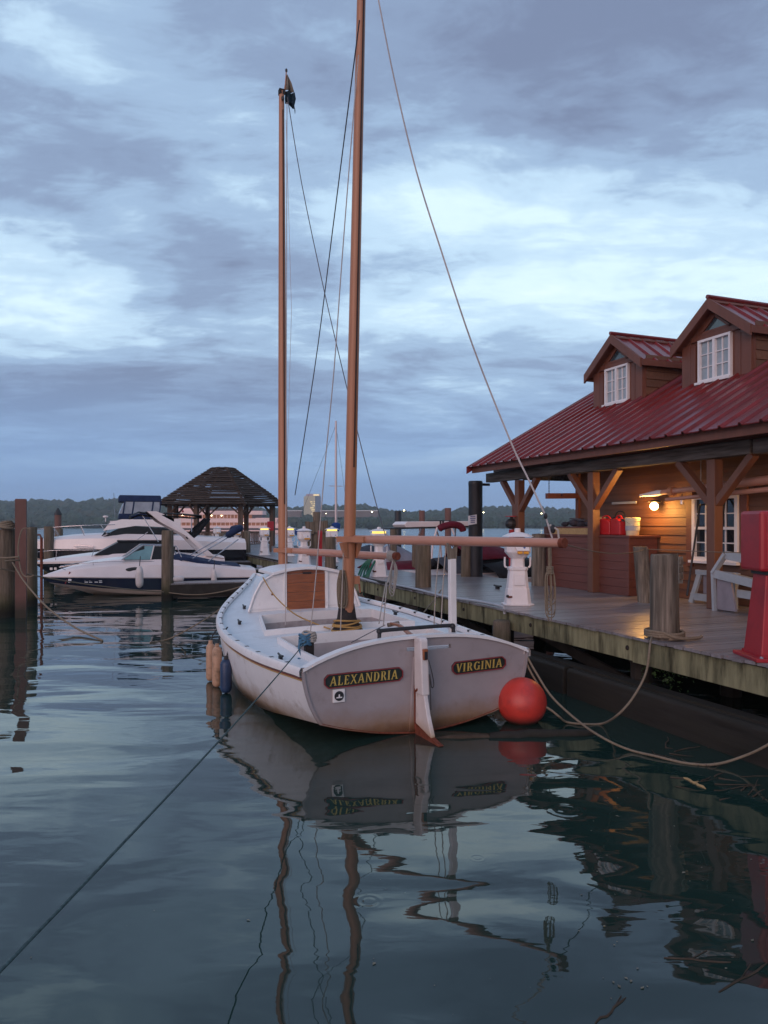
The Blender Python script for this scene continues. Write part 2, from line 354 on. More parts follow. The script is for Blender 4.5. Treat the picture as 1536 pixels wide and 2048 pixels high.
# ------------------------------------------------------------------ water
mw = bpy.data.materials.new('river_water'); mw.use_nodes = True; t = mw.node_tree; b = t.nodes['Principled BSDF']; l = t.links
b.inputs['Base Color'].default_value = (.013, .034, .028, 1); b.inputs['IOR'].default_value = 1.66
g = t.nodes.new('ShaderNodeNewGeometry')
def wn(scale, st, det, rot=0, dist=0, rough=.5):
    mp = t.nodes.new('ShaderNodeMapping'); mp.inputs['Scale'].default_value = st; mp.inputs['Rotation'].default_value = (0, 0, rot); l.new(g.outputs['Position'], mp.inputs[0])
    n = t.nodes.new('ShaderNodeTexNoise'); n.inputs['Scale'].default_value = scale; n.inputs['Detail'].default_value = det; n.inputs['Distortion'].default_value = dist; n.inputs['Roughness'].default_value = rough
    l.new(mp.outputs[0], n.inputs['Vector']); return n.outputs[0]
def wm(op, a, bb):
    n = t.nodes.new('ShaderNodeMath'); n.operation = op
    for i, q in enumerate((a, bb)):
        if isinstance(q, (int, float)): n.inputs[i].default_value = q
        else: l.new(q, n.inputs[i])
    return n.outputs[0]
# open river beyond the slips is ruffled by the wind, the slip itself is sheltered
sxy = t.nodes.new('ShaderNodeSeparateXYZ'); l.new(g.outputs['Position'], sxy.inputs[0])
op = t.nodes.new('ShaderNodeMapRange'); op.interpolation_type = 'SMOOTHSTEP'; l.new(sxy.outputs[1], op.inputs[0]); op.inputs[1].default_value = 30; op.inputs[2].default_value = 75
ro = t.nodes.new('ShaderNodeMapRange'); l.new(op.outputs[0], ro.inputs[0]); ro.inputs[3].default_value = .02; ro.inputs[4].default_value = .14; l.new(ro.outputs[0], b.inputs['Roughness'])
hgt = wm('ADD', wm('MULTIPLY', wn(.62, (.7, 1.5, 1), 1.3, R(12), .5), .040), wm('MULTIPLY', wn(2.0, (.6, 1.4, 1), 1.5, R(-8), .9), .0030))
hgt = wm('ADD', hgt, wm('MULTIPLY', wn(7, (.6, 1.5, 1), 2, R(20), .5), .00035))
hgt = wm('ADD', hgt, wm('MULTIPLY', wm('MULTIPLY', wn(1.1, (.5, 1.6, 1), 3, R(5)), .022), op.outputs[0]))
for rx_, ry_, r0_, wd_ in ((1132, 1620, .13, .05), (738, 1802, .06, .035), (955, 1716, .04, .025)):
    q_ = on(rx_, ry_); dn = t.nodes.new('ShaderNodeVectorMath'); dn.operation = 'DISTANCE'; l.new(g.outputs['Position'], dn.inputs[0]); dn.inputs[1].default_value = q_
    d_ = dn.outputs['Value']; e_ = wm('MULTIPLY', wm('SUBTRACT', d_, r0_), 1/wd_); e_ = wm('POWER', 2.718, wm('MULTIPLY', wm('MULTIPLY', e_, e_), -1.0))
    hgt = wm('ADD', hgt, wm('MULTIPLY', wm('MULTIPLY', wm('SINE', wm('MULTIPLY', d_, 3.4/wd_), 0), e_), .055*wd_*.16))
bp = t.nodes.new('ShaderNodeBump'); bp.inputs['Strength'].default_value = 1.0; bp.inputs['Distance'].default_value = 1.0
l.new(hgt, bp.inputs['Height']); l.new(bp.outputs[0], b.inputs['Normal'])
tag(MB().add([(-1600, -290, 0), (1600, -290, 0), (1600, 1390, 0), (-1600, 1390, 0)], [(0, 1, 2, 3)]).build('water', mw), 'calm dark river water with soft ripples', None, None, 'structure')

# ------------------------------------------------------------------ far shore
m_hill = M('far_hill_ground', (.035, .045, .030), .95, .3, .05)
m_wood = M('far_wood_leaves', (.040, .062, .040), .95, .45, .10, bump=0, dirt=(.075, .07, .045), dscale=.035, dthr=(.5, .7))
hill_tab = [(-900, 20), (-270, 17.5), (-215, 17.5), (-150, 17.2), (-110, 13), (-75, 12), (-40, 14), (-18, 15), (0, 11), (30, 10), (60, 12), (90, 13), (130, 12), (200, 13), (900, 16)]
h = MB(); rows = []
for Y, k in ((512, 0), (520, .10), (600, .33), (700, 1.03), (900, 1.87), (1300, 1.95), (1400, 0)):
    rows.append([V((x*Y/520.0, Y, -.5+k*(smooth_tab(hill_tab, x)-3))) for x in range(-560, 561, 20)])
h.strip(rows)
tag(h.build('far_shore', m_hill), 'low wooded hills along the far bank', None, None, 'structure')
w = MB(); rr = random.Random(5)
def blob(w, c, r):
    n, m = 7, 4; vs = [V(c)+V((0, 0, -r))]
    for i in range(1, m):
        a = -math.pi/2+math.pi*i/m
        for k in range(n):
            q = 2*math.pi*(k+rr.random()*.7)/n; s = r*rr.uniform(.7, 1.25)
            vs.append(V(c)+V((math.cos(a)*math.cos(q)*s, math.cos(a)*math.sin(q)*s, math.sin(a)*s*.85)))
    vs.append(V(c)+V((rr.uniform(-.3, .3)*r, 0, r*rr.uniform(.8, 1.15)))); fs = []
    for k in range(n):
        fs += [(0, 1+(k+1) % n, 1+k), (len(vs)-1, 1+(m-2)*n+k, 1+(m-2)*n+(k+1) % n)]
        for i in range(m-2): fs.append((1+i*n+k, 1+i*n+(k+1) % n, 1+(i+1)*n+(k+1) % n, 1+(i+1)*n+k))
    w.add(vs, fs)
for i in range(7000):
    x = rr.uniform(-460, 460); u = rr.random(); Y = 516+u*u*400
    k = interp([(516, .12), (600, .33), (700, 1.03), (900, 1.87)], Y)
    z = -.5+k*(smooth_tab(hill_tab, x)-3)
    r = rr.uniform(1.4, 3.4)*(1+.9*u)
    if Y < 545: z += rr.uniform(-1, 2.6)
    blob(w, (x*Y/520, Y, z+r*.4), r)
tag(w.build('far_wood', m_wood, fix=False), 'mass of dark trees covering the far bank', None, None, 'stuff')
# far tower and low buildings
m_tower = M('pale_tower_wall', (.50, .46, .33), .6, .1, .2); m_tower2 = M('pink_tower_wall', (.42, .34, .38), .6, .1, .2)
m_lit = M('lit_tower_window', (.8, .7, .4), .4, .1, 1, emit=((1, .75, .35), .45)); m_lowb = M('low_building_wall', (.16, .12, .11), .6, .2, .2)
Yt = 640
def fx(px): return (px-768)/FPX
t0 = thing('tower_block', 'pale tower block standing above the trees on the far bank', 'tower', (fx(622)*Yt, Yt, 8))
A = V((fx(606)*Yt, Yt+6, 0)); B_ = V((fx(631)*Yt, Yt-3, 0)); C_ = V((fx(640)*Yt, Yt+9, 0)); D_ = A+C_-B_
zt = 2.5+(HOR-992)/FPX*Yt
MB().prism([V((p.x, p.y, 6)) for p in (A, B_, C_, D_)], (0, 0, zt-6)).build('wall', m_tower, t0, t0.location)
MB().prism([V((p.x, p.y, 6))+V((0, -.25, 0)) for p in (B_, C_)]+[V((p.x, p.y, 6)) for p in (C_, B_)], (0, 0, zt-6.4)).build('end_wall', m_tower2, t0, t0.location)
q = A.lerp(C_, .55); MB().box((q.x, q.y, zt+1), (12, 5, 2)).build('roof_plant', m_tower2, t0, t0.location)
MB().box((q.x+3, q.y-2.8, zt+1.1), (5, .4, 1.2)).build('roof_sign', m_lit, t0, t0.location)
wme = None
for i in range(9):
    for j in range(4):
        p = A.lerp(B_, .62+.1*j)
        if rr.random() < (.25 if j < 2 else .7):
            if wme is None: wme = MB().box((0, 0, 0), (.85, .4, .8)).mesh('window', m_lit)
            put('window', wme, t0, V((p.x, p.y-.2, 8.2+i*1.75))-V(t0.location))
for k, (a, bb, ya, yb, lab) in enumerate(((642, 756, 1025, 1021, 'long low pale building among trees right of the far tower'), (560, 604, 1024, 1021, 'low pale building among trees left of the far tower'))):
    o = thing('low_building', lab, 'building', (fx((a+bb)/2)*560, 560, 2)); Yb = 560; z0 = 2.5+(HOR-1029)/FPX*Yb; z1 = 2.5+(HOR-1022)/FPX*Yb
    MB().box(((fx(a)+fx(bb))/2*Yb, Yb, (z0+z1)/2-1), ((fx(bb)-fx(a))*Yb, 6, z1-z0+2)).build('wall', m_lowb, o, o.location)
    MB().box(((fx(a)+fx(bb))/2*Yb, Yb, z1+.2), ((fx(bb)-fx(a))*Yb+1, 7, .5)).build('roof', m_wframe, o, o.location)
for k, (px, py, lab) in enumerate(((744, 1024, 'far street lamp lit pale left of the dark pile'), (808, 1021, 'bright far street lamp just right of the mast stay'), (967, 1025, 'lit far street lamp beside the black pile'), (1083, 1027, 'lit far street lamp behind the porch post'), (700, 1029, 'dim lit lamp behind the main mast boom'), (652, 1027, 'dim lit lamp low beside the far tower'))):
    p = at(px, py, 505); o = thing('street_lamp', lab, 'lamp', (p.x, p.y, 0), 0, 'lit lamps on the far bank')
    MB().tube([(p.x, p.y, -.5), (p.x, p.y, p.z)], .12, 6).build('pole', m_wire, o, o.location)
    MB().ball(p, .34 if k < 4 else .2, 8, 6, (1.5, 1, .8)).build('lamp_head', m_lampw, o, o.location)

# ------------------------------------------------------------------ evening haze over the river
mh_ = bpy.data.materials.new('haze'); mh_.use_nodes = True; t = mh_.node_tree; t.nodes.remove(t.nodes['Principled BSDF'])
pv = t.nodes.new('ShaderNodeVolumePrincipled'); pv.inputs['Color'].default_value = (.80, .90, .98, 1); pv.inputs['Density'].default_value = .00042; pv.inputs['Anisotropy'].default_value = .1
t.links.new(pv.outputs[0], t.nodes['Material Output'].inputs['Volume'])
tag(MB().box((0, 600, 28), (3400, 1900, 62)).build('haze', mh_), 'thin evening haze over the river', None, None, 'stuff')

# ------------------------------------------------------------------ dock
dock = thing('dock', 'long timber dock with grey boards and mossy edge beside the boathouse', 'dock', dk(6.6, 0, 0), TH)
def LD(D, t, z): return V((D-6.6, t, z))
bw = .138
def board_mesh(w_): return MB().box((w_/2, 0, 0), (w_, bw, .036)).mesh('deck_board', m_board)
bm_long = board_mesh(4.34); bm_short = board_mesh(3.72)
tt = 3.2; farb = MB(); nb = 0
while tt < 62:
    lng = tt < 15.45
    e = rnd.uniform(-.035, .01)
    if nb < 270:
        put('deck_board', bm_long if lng else bm_short, dock, LD(6.58+e, tt, DECK-.018+rnd.uniform(-.002, .002)), (0, 0, rnd.uniform(-.002, .002)))
    else:
        farb.box(LD(6.58+e+1.86, tt, DECK-.018), (3.72, bw, .036))
    nb += 1; tt += .15
tag(farb.build('far_deck_boards', m_board, dock), None, None, None, 'stuff')
fa = MB().box((0, 1.2, 0), (.07, 2.392, .30)).mesh('fascia_board', m_fascia)
for i in range(25): put('fascia_board', fa, dock, LD(6.66, 3.2+2.4*i, .822+rnd.uniform(-.012, .01)))
bt = MB().ball((0, 0, 0), .035, 8, 5, (.5, 1, 1)).mesh('bolt', m_under)
for i in range(14):
    put('bolt', bt, dock, LD(6.62, 3.2+2.4*i+.1, .84)); 
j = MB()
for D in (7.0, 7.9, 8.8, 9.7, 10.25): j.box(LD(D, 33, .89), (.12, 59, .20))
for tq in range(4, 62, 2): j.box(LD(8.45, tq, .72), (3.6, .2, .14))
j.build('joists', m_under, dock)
j = MB()
for tq in (4.3, 8.25, 11.9, 15.6, 19.3, 23, 27, 31, 36, 41, 46):
    for D in (6.98, 8.6, 10.1): j.tube([LD(D, tq, -1), LD(D, tq, .8)], .15, 10)
for (a, bb) in ((8.25, 11.9), (11.9, 15.6)):
    j.beam(LD(7.2, a, .1), LD(7.2, bb, .72), .06, .16)
tag(j.build('under_piles', m_under, dock), None, None, None, 'stuff')
MB().box(LD(10.6, 8, -.1), (.1, 17, 1.75)).build('light_blocking_wall', m_under, dock)  # added wall that hides the bright water beyond and keeps the under-dock dark
rl = MB().box((0, 0, 0), (.10, 30, .05)).build('hose_rail', m_under, dock, loc=LD(6.60, 30, 1.05))
# floating timber boom in front of the dock
o = thing('floating_boom', 'dark wet timber boom floating along the foot of the dock', 'timber boom', dk(6.36, 3, 0), TH)
def LO(D, t, z): return V((D-6.36, t-3, z))
for i in range(3):
    MB().prism([LO(6.36, 2.0+i*7.2, .37), LO(6.40, 2.0+i*7.2, .40), LO(6.72, 2.0+i*7.2, .40), LO(6.76, 2.0+i*7.2, .36), LO(6.76, 2.0+i*7.2, -.1), LO(6.36, 2+i*7.2, -.1)], (0, 7.12, 0)).build('timber', m_log, o, bevel=.02)
MB().box(LO(6.56, 11, .415), (.18, 17, .03)).build('capping_strip', m_log, o)

# ------------------------------------------------------------------ boathouse
bh = thing('boathouse', 'brown clapboard boathouse with red metal roof, dormers and open porch', 'boathouse', dk(10.9, 10, DECK), TH)
def LB(D, t, z): return V((D-10.9, t-10, z-DECK))
T0, T1 = -2.0, 15.14
EZ, ED, SL = 4.01, 9.38, .56
def roofz(D): return EZ+SL*(D-ED)
# walls
def wall_with(D, zt): return MB().prism([LB(D, T0, .99), LB(D, T1, .99), LB(D, T1, zt), LB(D, T0, zt)], (.16, 0, 0))
wall_with(10.93, roofz(10.93)-.2).build('wall', m_siding, bh)
MB().prism([LB(10.93, T1-.16, .99), LB(20, T1-.16, .99), LB(20, T1-.16, roofz(11)-.25), LB(15.5, T1-.16, roofz(15.5)-.25), LB(10.93, T1-.16, roofz(10.93)-.25)], (0, .15, 0)).build('end_wall', m_siding, bh)
sb = MB().prism([(-.012, 0, .19), (-.036, 0, 0), (0, 0, 0), (0, 0, .19)], (0, 1, 0)).mesh('siding_board', m_siding)
wz0, wz1, wt0, wt1 = 1.80, 3.06, 10.24, 11.36
z = 1.03
while z < 4.75:
    segs = [(T0, T1-.09)]
    if z+.18 > wz0 and z < wz1: segs = [(T0, wt0), (wt1, T1-.09)]
    for a, c in segs:
        if c-a > 6 and a < 3: parts = [(a, 6.9), (6.9, c)] if int(z*10) % 2 else [(a, 8.3), (8.3, c)]
        else: parts = [(a, c)]
        for p, q in parts:
            ob = put('siding_board', sb, bh, LB(10.93, p, z)); ob.scale = (1, q-p-.004, 1)
    z += .18
MB().box(LB(10.9, T1-.03, 2.9), (.12, .12, 3.8)).build('corner_board', m_trim, bh)
for tq in (11.46, 10.14): MB().box(LB(10.885, tq, 2.43), (.05, .16, 1.5)).build('window_casing', m_trim, bh)
# porch window
def window(parent, LF, D, t0, t1, z0, z1, cols, rows, fw, mw_, pm, sill=True, mid=False, name='window'):
    f = MB(); tc_, zc_ = (t0+t1)/2, (z0+z1)/2
    f.box(LF(D, tc_, z0+fw/2), (.08, t1-t0, fw)); f.box(LF(D, tc_, z1-fw/2), (.08, t1-t0, fw))
    f.box(LF(D, t0+fw/2, zc_), (.08, fw, z1-z0-2*fw)); f.box(LF(D, t1-fw/2, zc_), (.08, fw, z1-z0-2*fw))
    a0, a1, b0, b1 = t0+fw, t1-fw, z0+fw, z1-fw
    if mid == 'v':
        f.box(LF(D-.005, tc_, zc_), (.07, fw*1.3, b1-b0))
    if mid == 'h':
        f.box(LF(D-.005, tc_, zc_), (.07, a1-a0, fw*.7))
    for i in range(1, cols):
        if mid == 'v' and i*2 == cols: continue
        f.box(LF(D+.012, a0+(a1-a0)*i/cols, zc_), (.03, mw_, b1-b0))
    for i in range(1, rows):
        if mid == 'h' and i*2 == rows: continue
        f.box(LF(D+.015, tc_, b0+(b1-b0)*i/rows), (.03, a1-a0, mw_))
    wo = f.build(name, m_wframe, parent)
    me = MB().box((0, 0, 0), (.012, (a1-a0)/cols-.004, (b1-b0)/rows-.004)).mesh('pane', pm)
    for i in range(cols):
        for k in range(rows):
            put('pane', me, wo, LF(D+.028, a0+(a1-a0)*(i+.5)/cols, b0+(b1-b0)*(k+.5)/rows), (0, rnd.uniform(-.012, .012), rnd.uniform(-.02, .02)))
    if sill: MB().box(LF(D-.03, tc_, z0-.02), (.14, t1-t0+.06, .05)).build('sill', m_wframe, wo)
    return wo
wo = window(bh, LB, 10.87, wt0, wt1, wz0, wz1, 4, 4, .075, .022, m_pane2, True, 'h')
# porch posts, braces, beam
for k, tq in enumerate((10.0, 13.4, 16.45, 6.4, 2.8)):
    w_ = .19
    MB().box(LB(10.05, tq, (DECK+3.64)/2), (w_, w_, 3.64-DECK)).build('porch_post', m_postp, bh, bevel=.012)
    for s in (-1, 1):
        MB().beam(LB(10.05, tq+s*.06, 2.86), LB(10.05, tq+s*.84, 3.66), .12, .15, (1, 0, 0)).build('brace', m_postp, bh, bevel=.008)
MB().box(LB(10.05, 13.6, 3.785), (.22, 8.9, .25)).build('porch_beam', m_beam, bh, bevel=.02)
MB().box(LB(10.055, 4.0, 3.78), (.22, 10.2, .25)).build('porch_beam', m_beam, bh, bevel=.02)
for tq in (16.45,): MB().box(LB(13.2, tq, 3.77), (6, .2, .24)).build('end_beam', m_beam, bh)
TE = 17.82
MB().box(LB(10.02, (TE-.1+T0)/2, 4.13), (.04, TE-.1-T0, .42)).build('frieze_board', m_trim, bh)
MB().box(LB(9.42, (TE+T0)/2, 3.955), (.05, TE-T0, .13)).build('fascia_board', m_trim, bh)
# roof: standing rib panels on the river side, one sheet on the other side
pw = .40
cs = [(0, .0), (.055, .0), (.078, .042), (.112, .042), (.135, .0), (pw, .0)]
Dr = 15.5
dv = V((Dr-ED+.12, 0, (Dr-ED+.12)*SL)); nv = V((-SL, 0, 1)).normalized()
pm_ = MB(); base = [V((0, y, 0))+nv*h_ for y, h_ in cs]; 
pm_.strip([base, [p+dv for p in base]]); pm_.strip([[p-nv*.02 for p in base], base]); 
pme = pm_.mesh('roof_panel', m_roof)
n = int((TE-T0)/pw)
for i in range(n): put('roof_panel', pme, bh, LB(ED-.12, TE-(i+1)*pw, roofz(ED-.12)+.11))
MB().prism([LB(ED, T0, roofz(ED)-.0), LB(Dr, T0, roofz(Dr)-.0), LB(Dr, T0, roofz(Dr)+.085), LB(ED, T0, roofz(ED)+.085)], (0, TE-T0-.04, 0)).build('roof_deck', m_trim, bh)
MB().prism([LB(Dr+.01, T0, roofz(Dr)), LB(21.6, T0, EZ), LB(21.6, T0, EZ+.1), LB(Dr+.01, T0, roofz(Dr)+.1)], (0, TE-T0, 0)).build('roof_back', m_roof, bh)
MB().prism([LB(ED-.14, TE-.02, roofz(ED-.14)+.13), LB(Dr, TE-.02, roofz(Dr)+.13), LB(Dr, TE-.02, roofz(Dr)-.06), LB(ED-.14, TE-.02, roofz(ED-.14)-.06)], (0, .05, 0)).build('rake_board', m_roof, bh)
MB().tube([LB(Dr, T0, roofz(Dr)+.14), LB(Dr, TE, roofz(Dr)+.14)], .09, 8).build('ridge_cap', m_roof, bh)
for i in range(24):
    tq = TE-.4-i*.8
    MB().beam(LB(ED+.08, tq, roofz(ED+.08)-.08), LB(12.0, tq, roofz(12.0)-.08), .06, .14, (0, 0, 1)).build('rafter', m_trim, bh)
MB().tube([LB(15.2, 11.9, roofz(15.2)+.1), LB(15.2, 11.9, roofz(15.2)+1.35)], .012, 6).build('antenna', m_wire, bh)
# dormers
def dormer(tc_):
    D0 = 11.8; hw = .93; zb = roofz(D0)-.05; zw = 6.36; zp = 7.02; back = 3.6
    d = MB().prism([LB(D0, tc_-hw, zb), LB(D0, tc_+hw, zb), LB(D0, tc_+hw, zw), LB(D0, tc_, zp), LB(D0, tc_-hw, zw)], (.08, 0, 0)).build('dormer', m_trim, bh)
    for s in (-1, 1):
        y = tc_+s*(hw-.02)
        MB().prism([LB(D0+.08, y, zb), LB(D0+.08, y, zw), LB(D0+3, y, zw), LB(D0+2.2, y, roofz(D0+2.2)-.05)], (0, -s*.05, 0)).build('cheek', m_siding, d)
        k = 0; z = zb+.03
        while z < zw-.02:
            Dend = ED+(z+.16-EZ)/SL+.35
            ln = max(.2, Dend-(D0+.06))
            sgn = s
            cb_ = MB().prism([V((0, 0, 0)), V((0, sgn*.034, 0)), V((0, sgn*.012, .195)), V((0, 0, .195))], (ln, 0, 0))
            cb_.build('siding_board', m_siding, d, loc=LB(D0+.06, y+s*.002, z)); z += .185
        MB().box(LB(D0-.012, tc_+s*(hw-.14), (zb+zw)/2), (.05, .24, zw-zb-.06)).build('corner_board', m_trim, d)
        MB().box(LB(D0-.022, tc_+s*(hw-.34), (zb+zw)/2-.02), (.04, .14, zw-zb-.1)).build('window_casing', m_trim, d)
        # roof side
        ov = .2; e = V((0, s*(hw+.13), -(hw+.13)*.745))
        p0 = LB(D0-ov, tc_, zp+.13)
        nn = V((0, s*.745, 1)).normalized()
        MB().prism([p0-nn*.07, p0+e-nn*.07, p0+e-nn*.14, p0-nn*.14], (back+ov, 0, 0)).build('roof_deck', m_trim, d)
        a0 = p0-nn*.068; sec = [(0, .0), (.05, .0), (.068, .036), (.1, .036), (.118, 0), (.40, 0)]
        pan = MB().strip([[a0-a0+V((x_, 0, 0))+nn*h_ for x_, h_ in sec], [e*1.02+V((x_, 0, 0))+nn*h_ for x_, h_ in sec]]).mesh('roof_panel', m_roof)
        for i in range(9): put('roof_panel', pan, d, a0+V((.40*i, 0, 0)))
        MB().prism([p0+V((-.03, 0, -.02)), p0+e+V((-.03, 0, -.02)), p0+e+V((-.03, 0, -.24)), p0+V((-.03, 0, -.24))], (.05, 0, 0)).build('rake_board', m_trim, d)
        MB().prism([p0+e*.98+V((0, 0, -.06)), p0+e*.98+V((back+ov, 0, -.06)), p0+e*.98+V((back+ov, 0, -.2)), p0+e*.98+V((0, 0, -.2))], (0, s*.03, 0)).build('eave_board', m_trim, d)
    MB().tube([LB(D0-.24, tc_, zp+.135), LB(D0+back, tc_, zp+.135)], .045, 6).build('ridge_cap', m_roof, d)
    window(d, LB, D0-.035, tc_-.43, tc_+.43, 5.47, 6.36, 4, 3, .05, .02, m_curtain, True, 'v')
    MB().box(LB(D0-.018, tc_, 6.42), (.05, 1.3, .11)).build('head_board', m_trim, d)
    tri = [(-.38, 6.50), (.38, 6.50), (0, 6.80)]
    MB().prism([LB(D0-.012, tc_+a_, z_) for a_, z_ in tri], (.01, 0, 0)).build('pane', m_pane, d)
    for (a_, b_) in ((0, 1), (1, 2), (2, 0)):
        MB().beam(LB(D0-.02, tc_+tri[a_][0], tri[a_][1]), LB(D0-.02, tc_+tri[b_][0], tri[b_][1]), .05, .06, (1, 0, 0)).build('gable_trim', m_trim, d)
    return d
dormer(14.78); dormer(11.70)
# wall lamp
def wall_lamp(D, t, z, lab):
    p = dk(D, t, z); o = thing('wall_lamp', lab, 'lamp', p, TH, 'globe lamps on the boathouse wall')
    MB().lathe([(.05, 0), (.055, .03), (.04, .08)], 12).build('base', m_black, o).matrix_parent_inverse = Matrix.Identity(4)
    o.children[0].rotation_euler = (0, R(-90), 0); o.children[0].location = (.10, 0, .02)
    MB().lathe([(.15, .085), (.13, .105), (.04, .13)], 16).build('added_shade', m_black, o, smooth=50)  # cap added over the globe to keep its light off the upper wall
    MB().ball((0, 0, 0), .085, 16, 12).build('globe', m_globe, o, smooth=180)
    lp = bpy.data.lights.new('lamp_light', 'POINT'); lp.energy = 52; lp.color = (1, .48, .11); lp.shadow_soft_size = .09
    lo = bpy.data.objects.new('lamp_light', lp); col.objects.link(lo); lo.parent = o; lo.location = (-.13, 0, 0)
    return o
wall_lamp(10.72, 12.28, 2.88, 'glowing globe lamp on the wall right of the fuel cans')
wall_lamp(10.72, 7.6, 3.05, 'second glowing globe lamp on the wall beyond the red pedestal')
# storage locker in front of the wall
lk = thing('storage_locker', 'maroon boarded storage locker with flat lid against the boathouse wall', 'locker', dk(10.13, 14, DECK), TH)
def LK(D, t, z): return V((D-10.13, t-14, z-DECK))
a, c = 12.35, 15.55; zt_ = 2.27
MB().prism([LK(10.16, a+.03, DECK), LK(10.85, a+.03, DECK), LK(10.85, c-.03, DECK), LK(10.16, c-.03, DECK)], (0, 0, zt_-DECK-.05)).build('body', m_locker, lk)
fb = MB().box((0, 0, 0), (.026, (c-a)-.02, .168)).mesh('front_board', m_locker); sbd = MB().box((0, 0, 0), (.69, .026, .168)).mesh('side_board', m_locker)
for i in range(7):
    put('front_board', fb, lk, LK(10.145+rnd.uniform(-.003, .003), (a+c)/2, DECK+.09+i*.1745)); put('side_board', sbd, lk, LK(10.52, a+.016, DECK+.09+i*.1745))
MB().box(LK(10.14, a+.02, (DECK+zt_)/2), (.05, .08, zt_-DECK-.06)).build('corner_board', m_locker, lk)
MB().box(LK(10.5, (a+c)/2, zt_-.02), (.80, c-a+.1, .045)).build('lid', m_locker, lk, bevel=.006)
# things on the locker
LZ = zt_+.004
for k, (tq, lab, rz, sx) in enumerate(((13.35, 'red plastic fuel can half behind the porch post', .25, 1.0), (12.93, 'red plastic fuel can beside the pale bucket', -.1, 1.05))):
    o = thing('fuel_can', lab, 'fuel can', dk(10.36, tq, LZ), TH+rz, 'red fuel cans on the storage locker')
    prof = [(-.17, 0), (.17, 0), (.175, .03), (.17, .30), (.13, .345), (.02, .36), (-.10, .33), (-.17, .27)]
    MB().prism([V((-.11, y, z_)) for y, z_ in prof], (.22*sx, 0, 0)).build('body', m_redcan, o, bevel=.025)
    MB().tube(spline([(0, .12, .335), (0, .09, .40), (0, -.03, .41), (0, -.12, .33)], 5), .018, 8).build('handle', m_redcan, o, smooth=60)
    MB().lathe([(.035, .0), (.035, .05), (.028, .055)], 12, (0, -.13, .29)).build('cap', m_black, o)
    MB().box((-.112*1, 0, .16), (.006, .18, .14)).build('front_panel', m_redcan, o, bevel=.003)
o = thing('bucket', 'pale plastic bucket with lid beside the fuel cans near the lamp', 'bucket', dk(10.40, 12.56, LZ), TH)
MB().lathe([(.125, 0), (.13, .01), (.148, .30), (.156, .30), (.156, .335), (.15, .335)], 20).build('body', m_bucket, o, smooth=40)
MB().lathe([(.16, .336), (.16, .365), (.14, .37)], 20).build('lid', m_bucket, o)
MB().tube([(-.15*math.cos(a_), -.15*math.sin(a_), .28-.09*math.sin(a_)) for a_ in [math.pi*i/10 for i in range(11)]], .004, 5).build('handle', m_steel, o)
MB().lathe([(.1445, .10), (.1495, .2)], 20).build('paper_band', m_greywood, o)
o = thing('board_box', 'shallow pale wooden box lying on the locker lid behind the post', 'box', dk(10.42, 14.55, LZ), TH)
MB().box((0, 0, .075), (.40, 1.55, .15)).build('body', m_box, o); MB().box((0, 0, .163), (.44, 1.6, .024)).build('lid', m_locker, o)
o = thing('gear_pile', 'heap of dark gear and coiled line on the pale wooden box', 'gear', dk(10.42, 14.5, LZ+.176), TH); mb = MB()
for i in range(9): mb.ball((rnd.uniform(-.1, .1), rnd.uniform(-.55, .55), rnd.uniform(.05, .10)), rnd.uniform(.05, .11), 8, 6, (1, 1.5, .8))
tag(mb.build('gear', m_junk, o), kind='stuff')
for i in range(3): MB().tube([(math.cos(a_)*.1, .15*i-.2+math.sin(a_)*.15, .15+.02*i) for a_ in [2*math.pi*k/16 for k in range(17)]], .014, 6).build('line_coil', m_wire, o)
o = thing('battery_case', 'grey plastic case standing on the locker behind the post', 'case', dk(10.48, 13.85, LZ), TH)
MB().box((0, 0, .2), (.2, .38, .40)).build('body', m_cgrey, o, bevel=.02); MB().box((0, 0, .42), (.06, .2, .03)).build('handle', m_black, o)
o = thing('tool_bag', 'dark tool bag slumped behind the red fuel cans', 'bag', dk(10.72, 13.35, LZ), TH)
MB().ball((0, 0, .21), .22, 12, 8, (.5, 1.9, 1)).build('body', m_junk, o, smooth=180); MB().tube(spline([(0, -.2, .36), (0, -.1, .5), (0, .1, .5), (0, .2, .36)], 5), .014, 6).build('handle', m_black, o)
o = thing('wall_shelf_board', 'pale board leaning on the wall above the fuel cans', 'board', dk(10.82, 13.35, 2.98), TH)
MB().box((0, 0, 0), (.03, .8, .05)).build('board', m_greywood, o)
# spars slung under the porch roof
def spar(name, lab, pts, rs, m, grp):
    o = thing(name, lab, 'spar', pts[0], 0, grp); MB().tube(pts, rs, 14).build('pole', m, o, pts[0], smooth=50); return o
p0 = dk(10.5, 11.8, 3.14); p1 = dk(10.5, 4.5, 3.46); ctr = [p0.lerp(p1, i/8) for i in range(9)]
o = spar('stored_spar', 'thick buff spar slung under the porch roof', ctr, [.05, .06, .07]+[.085]*6, m_boom, 'spars stored under the porch')
MB().tube([p0, p0+V((-.05, .12, -.004)), p0+V((-.22, .62, -.035))], [.05, .06, .028], 12).build('pale_tip', m_wframe, o, p0, smooth=50)
MB().tube([p0.lerp(p1, .03), p0.lerp(p1, .045)], .095, 14).build('band', m_spar, o, p0)
q = p0.lerp(p1, .14); MB().tube([q+V((0, 0, -.09)), q+V((0, 0, .95))], .01, 6).build('hanging_rope', m_ropew, o, p0)
MB().tube([q+V((math.cos(a_)*.02, math.sin(a_)*.1, math.cos(a_)*.1)) for a_ in [2*math.pi*k/14 for k in range(15)]], .012, 6).build('sling', m_ropew, o, p0)
p2 = dk(10.42, 11.6, 2.99); p3 = dk(10.42, 4.5, 3.28)
o = spar('stored_spar', 'thin buff spar slung just below the thick one', [p2, p2.lerp(p3, .5), p3], [.035, .05, .05], m_boom, 'spars stored under the porch')
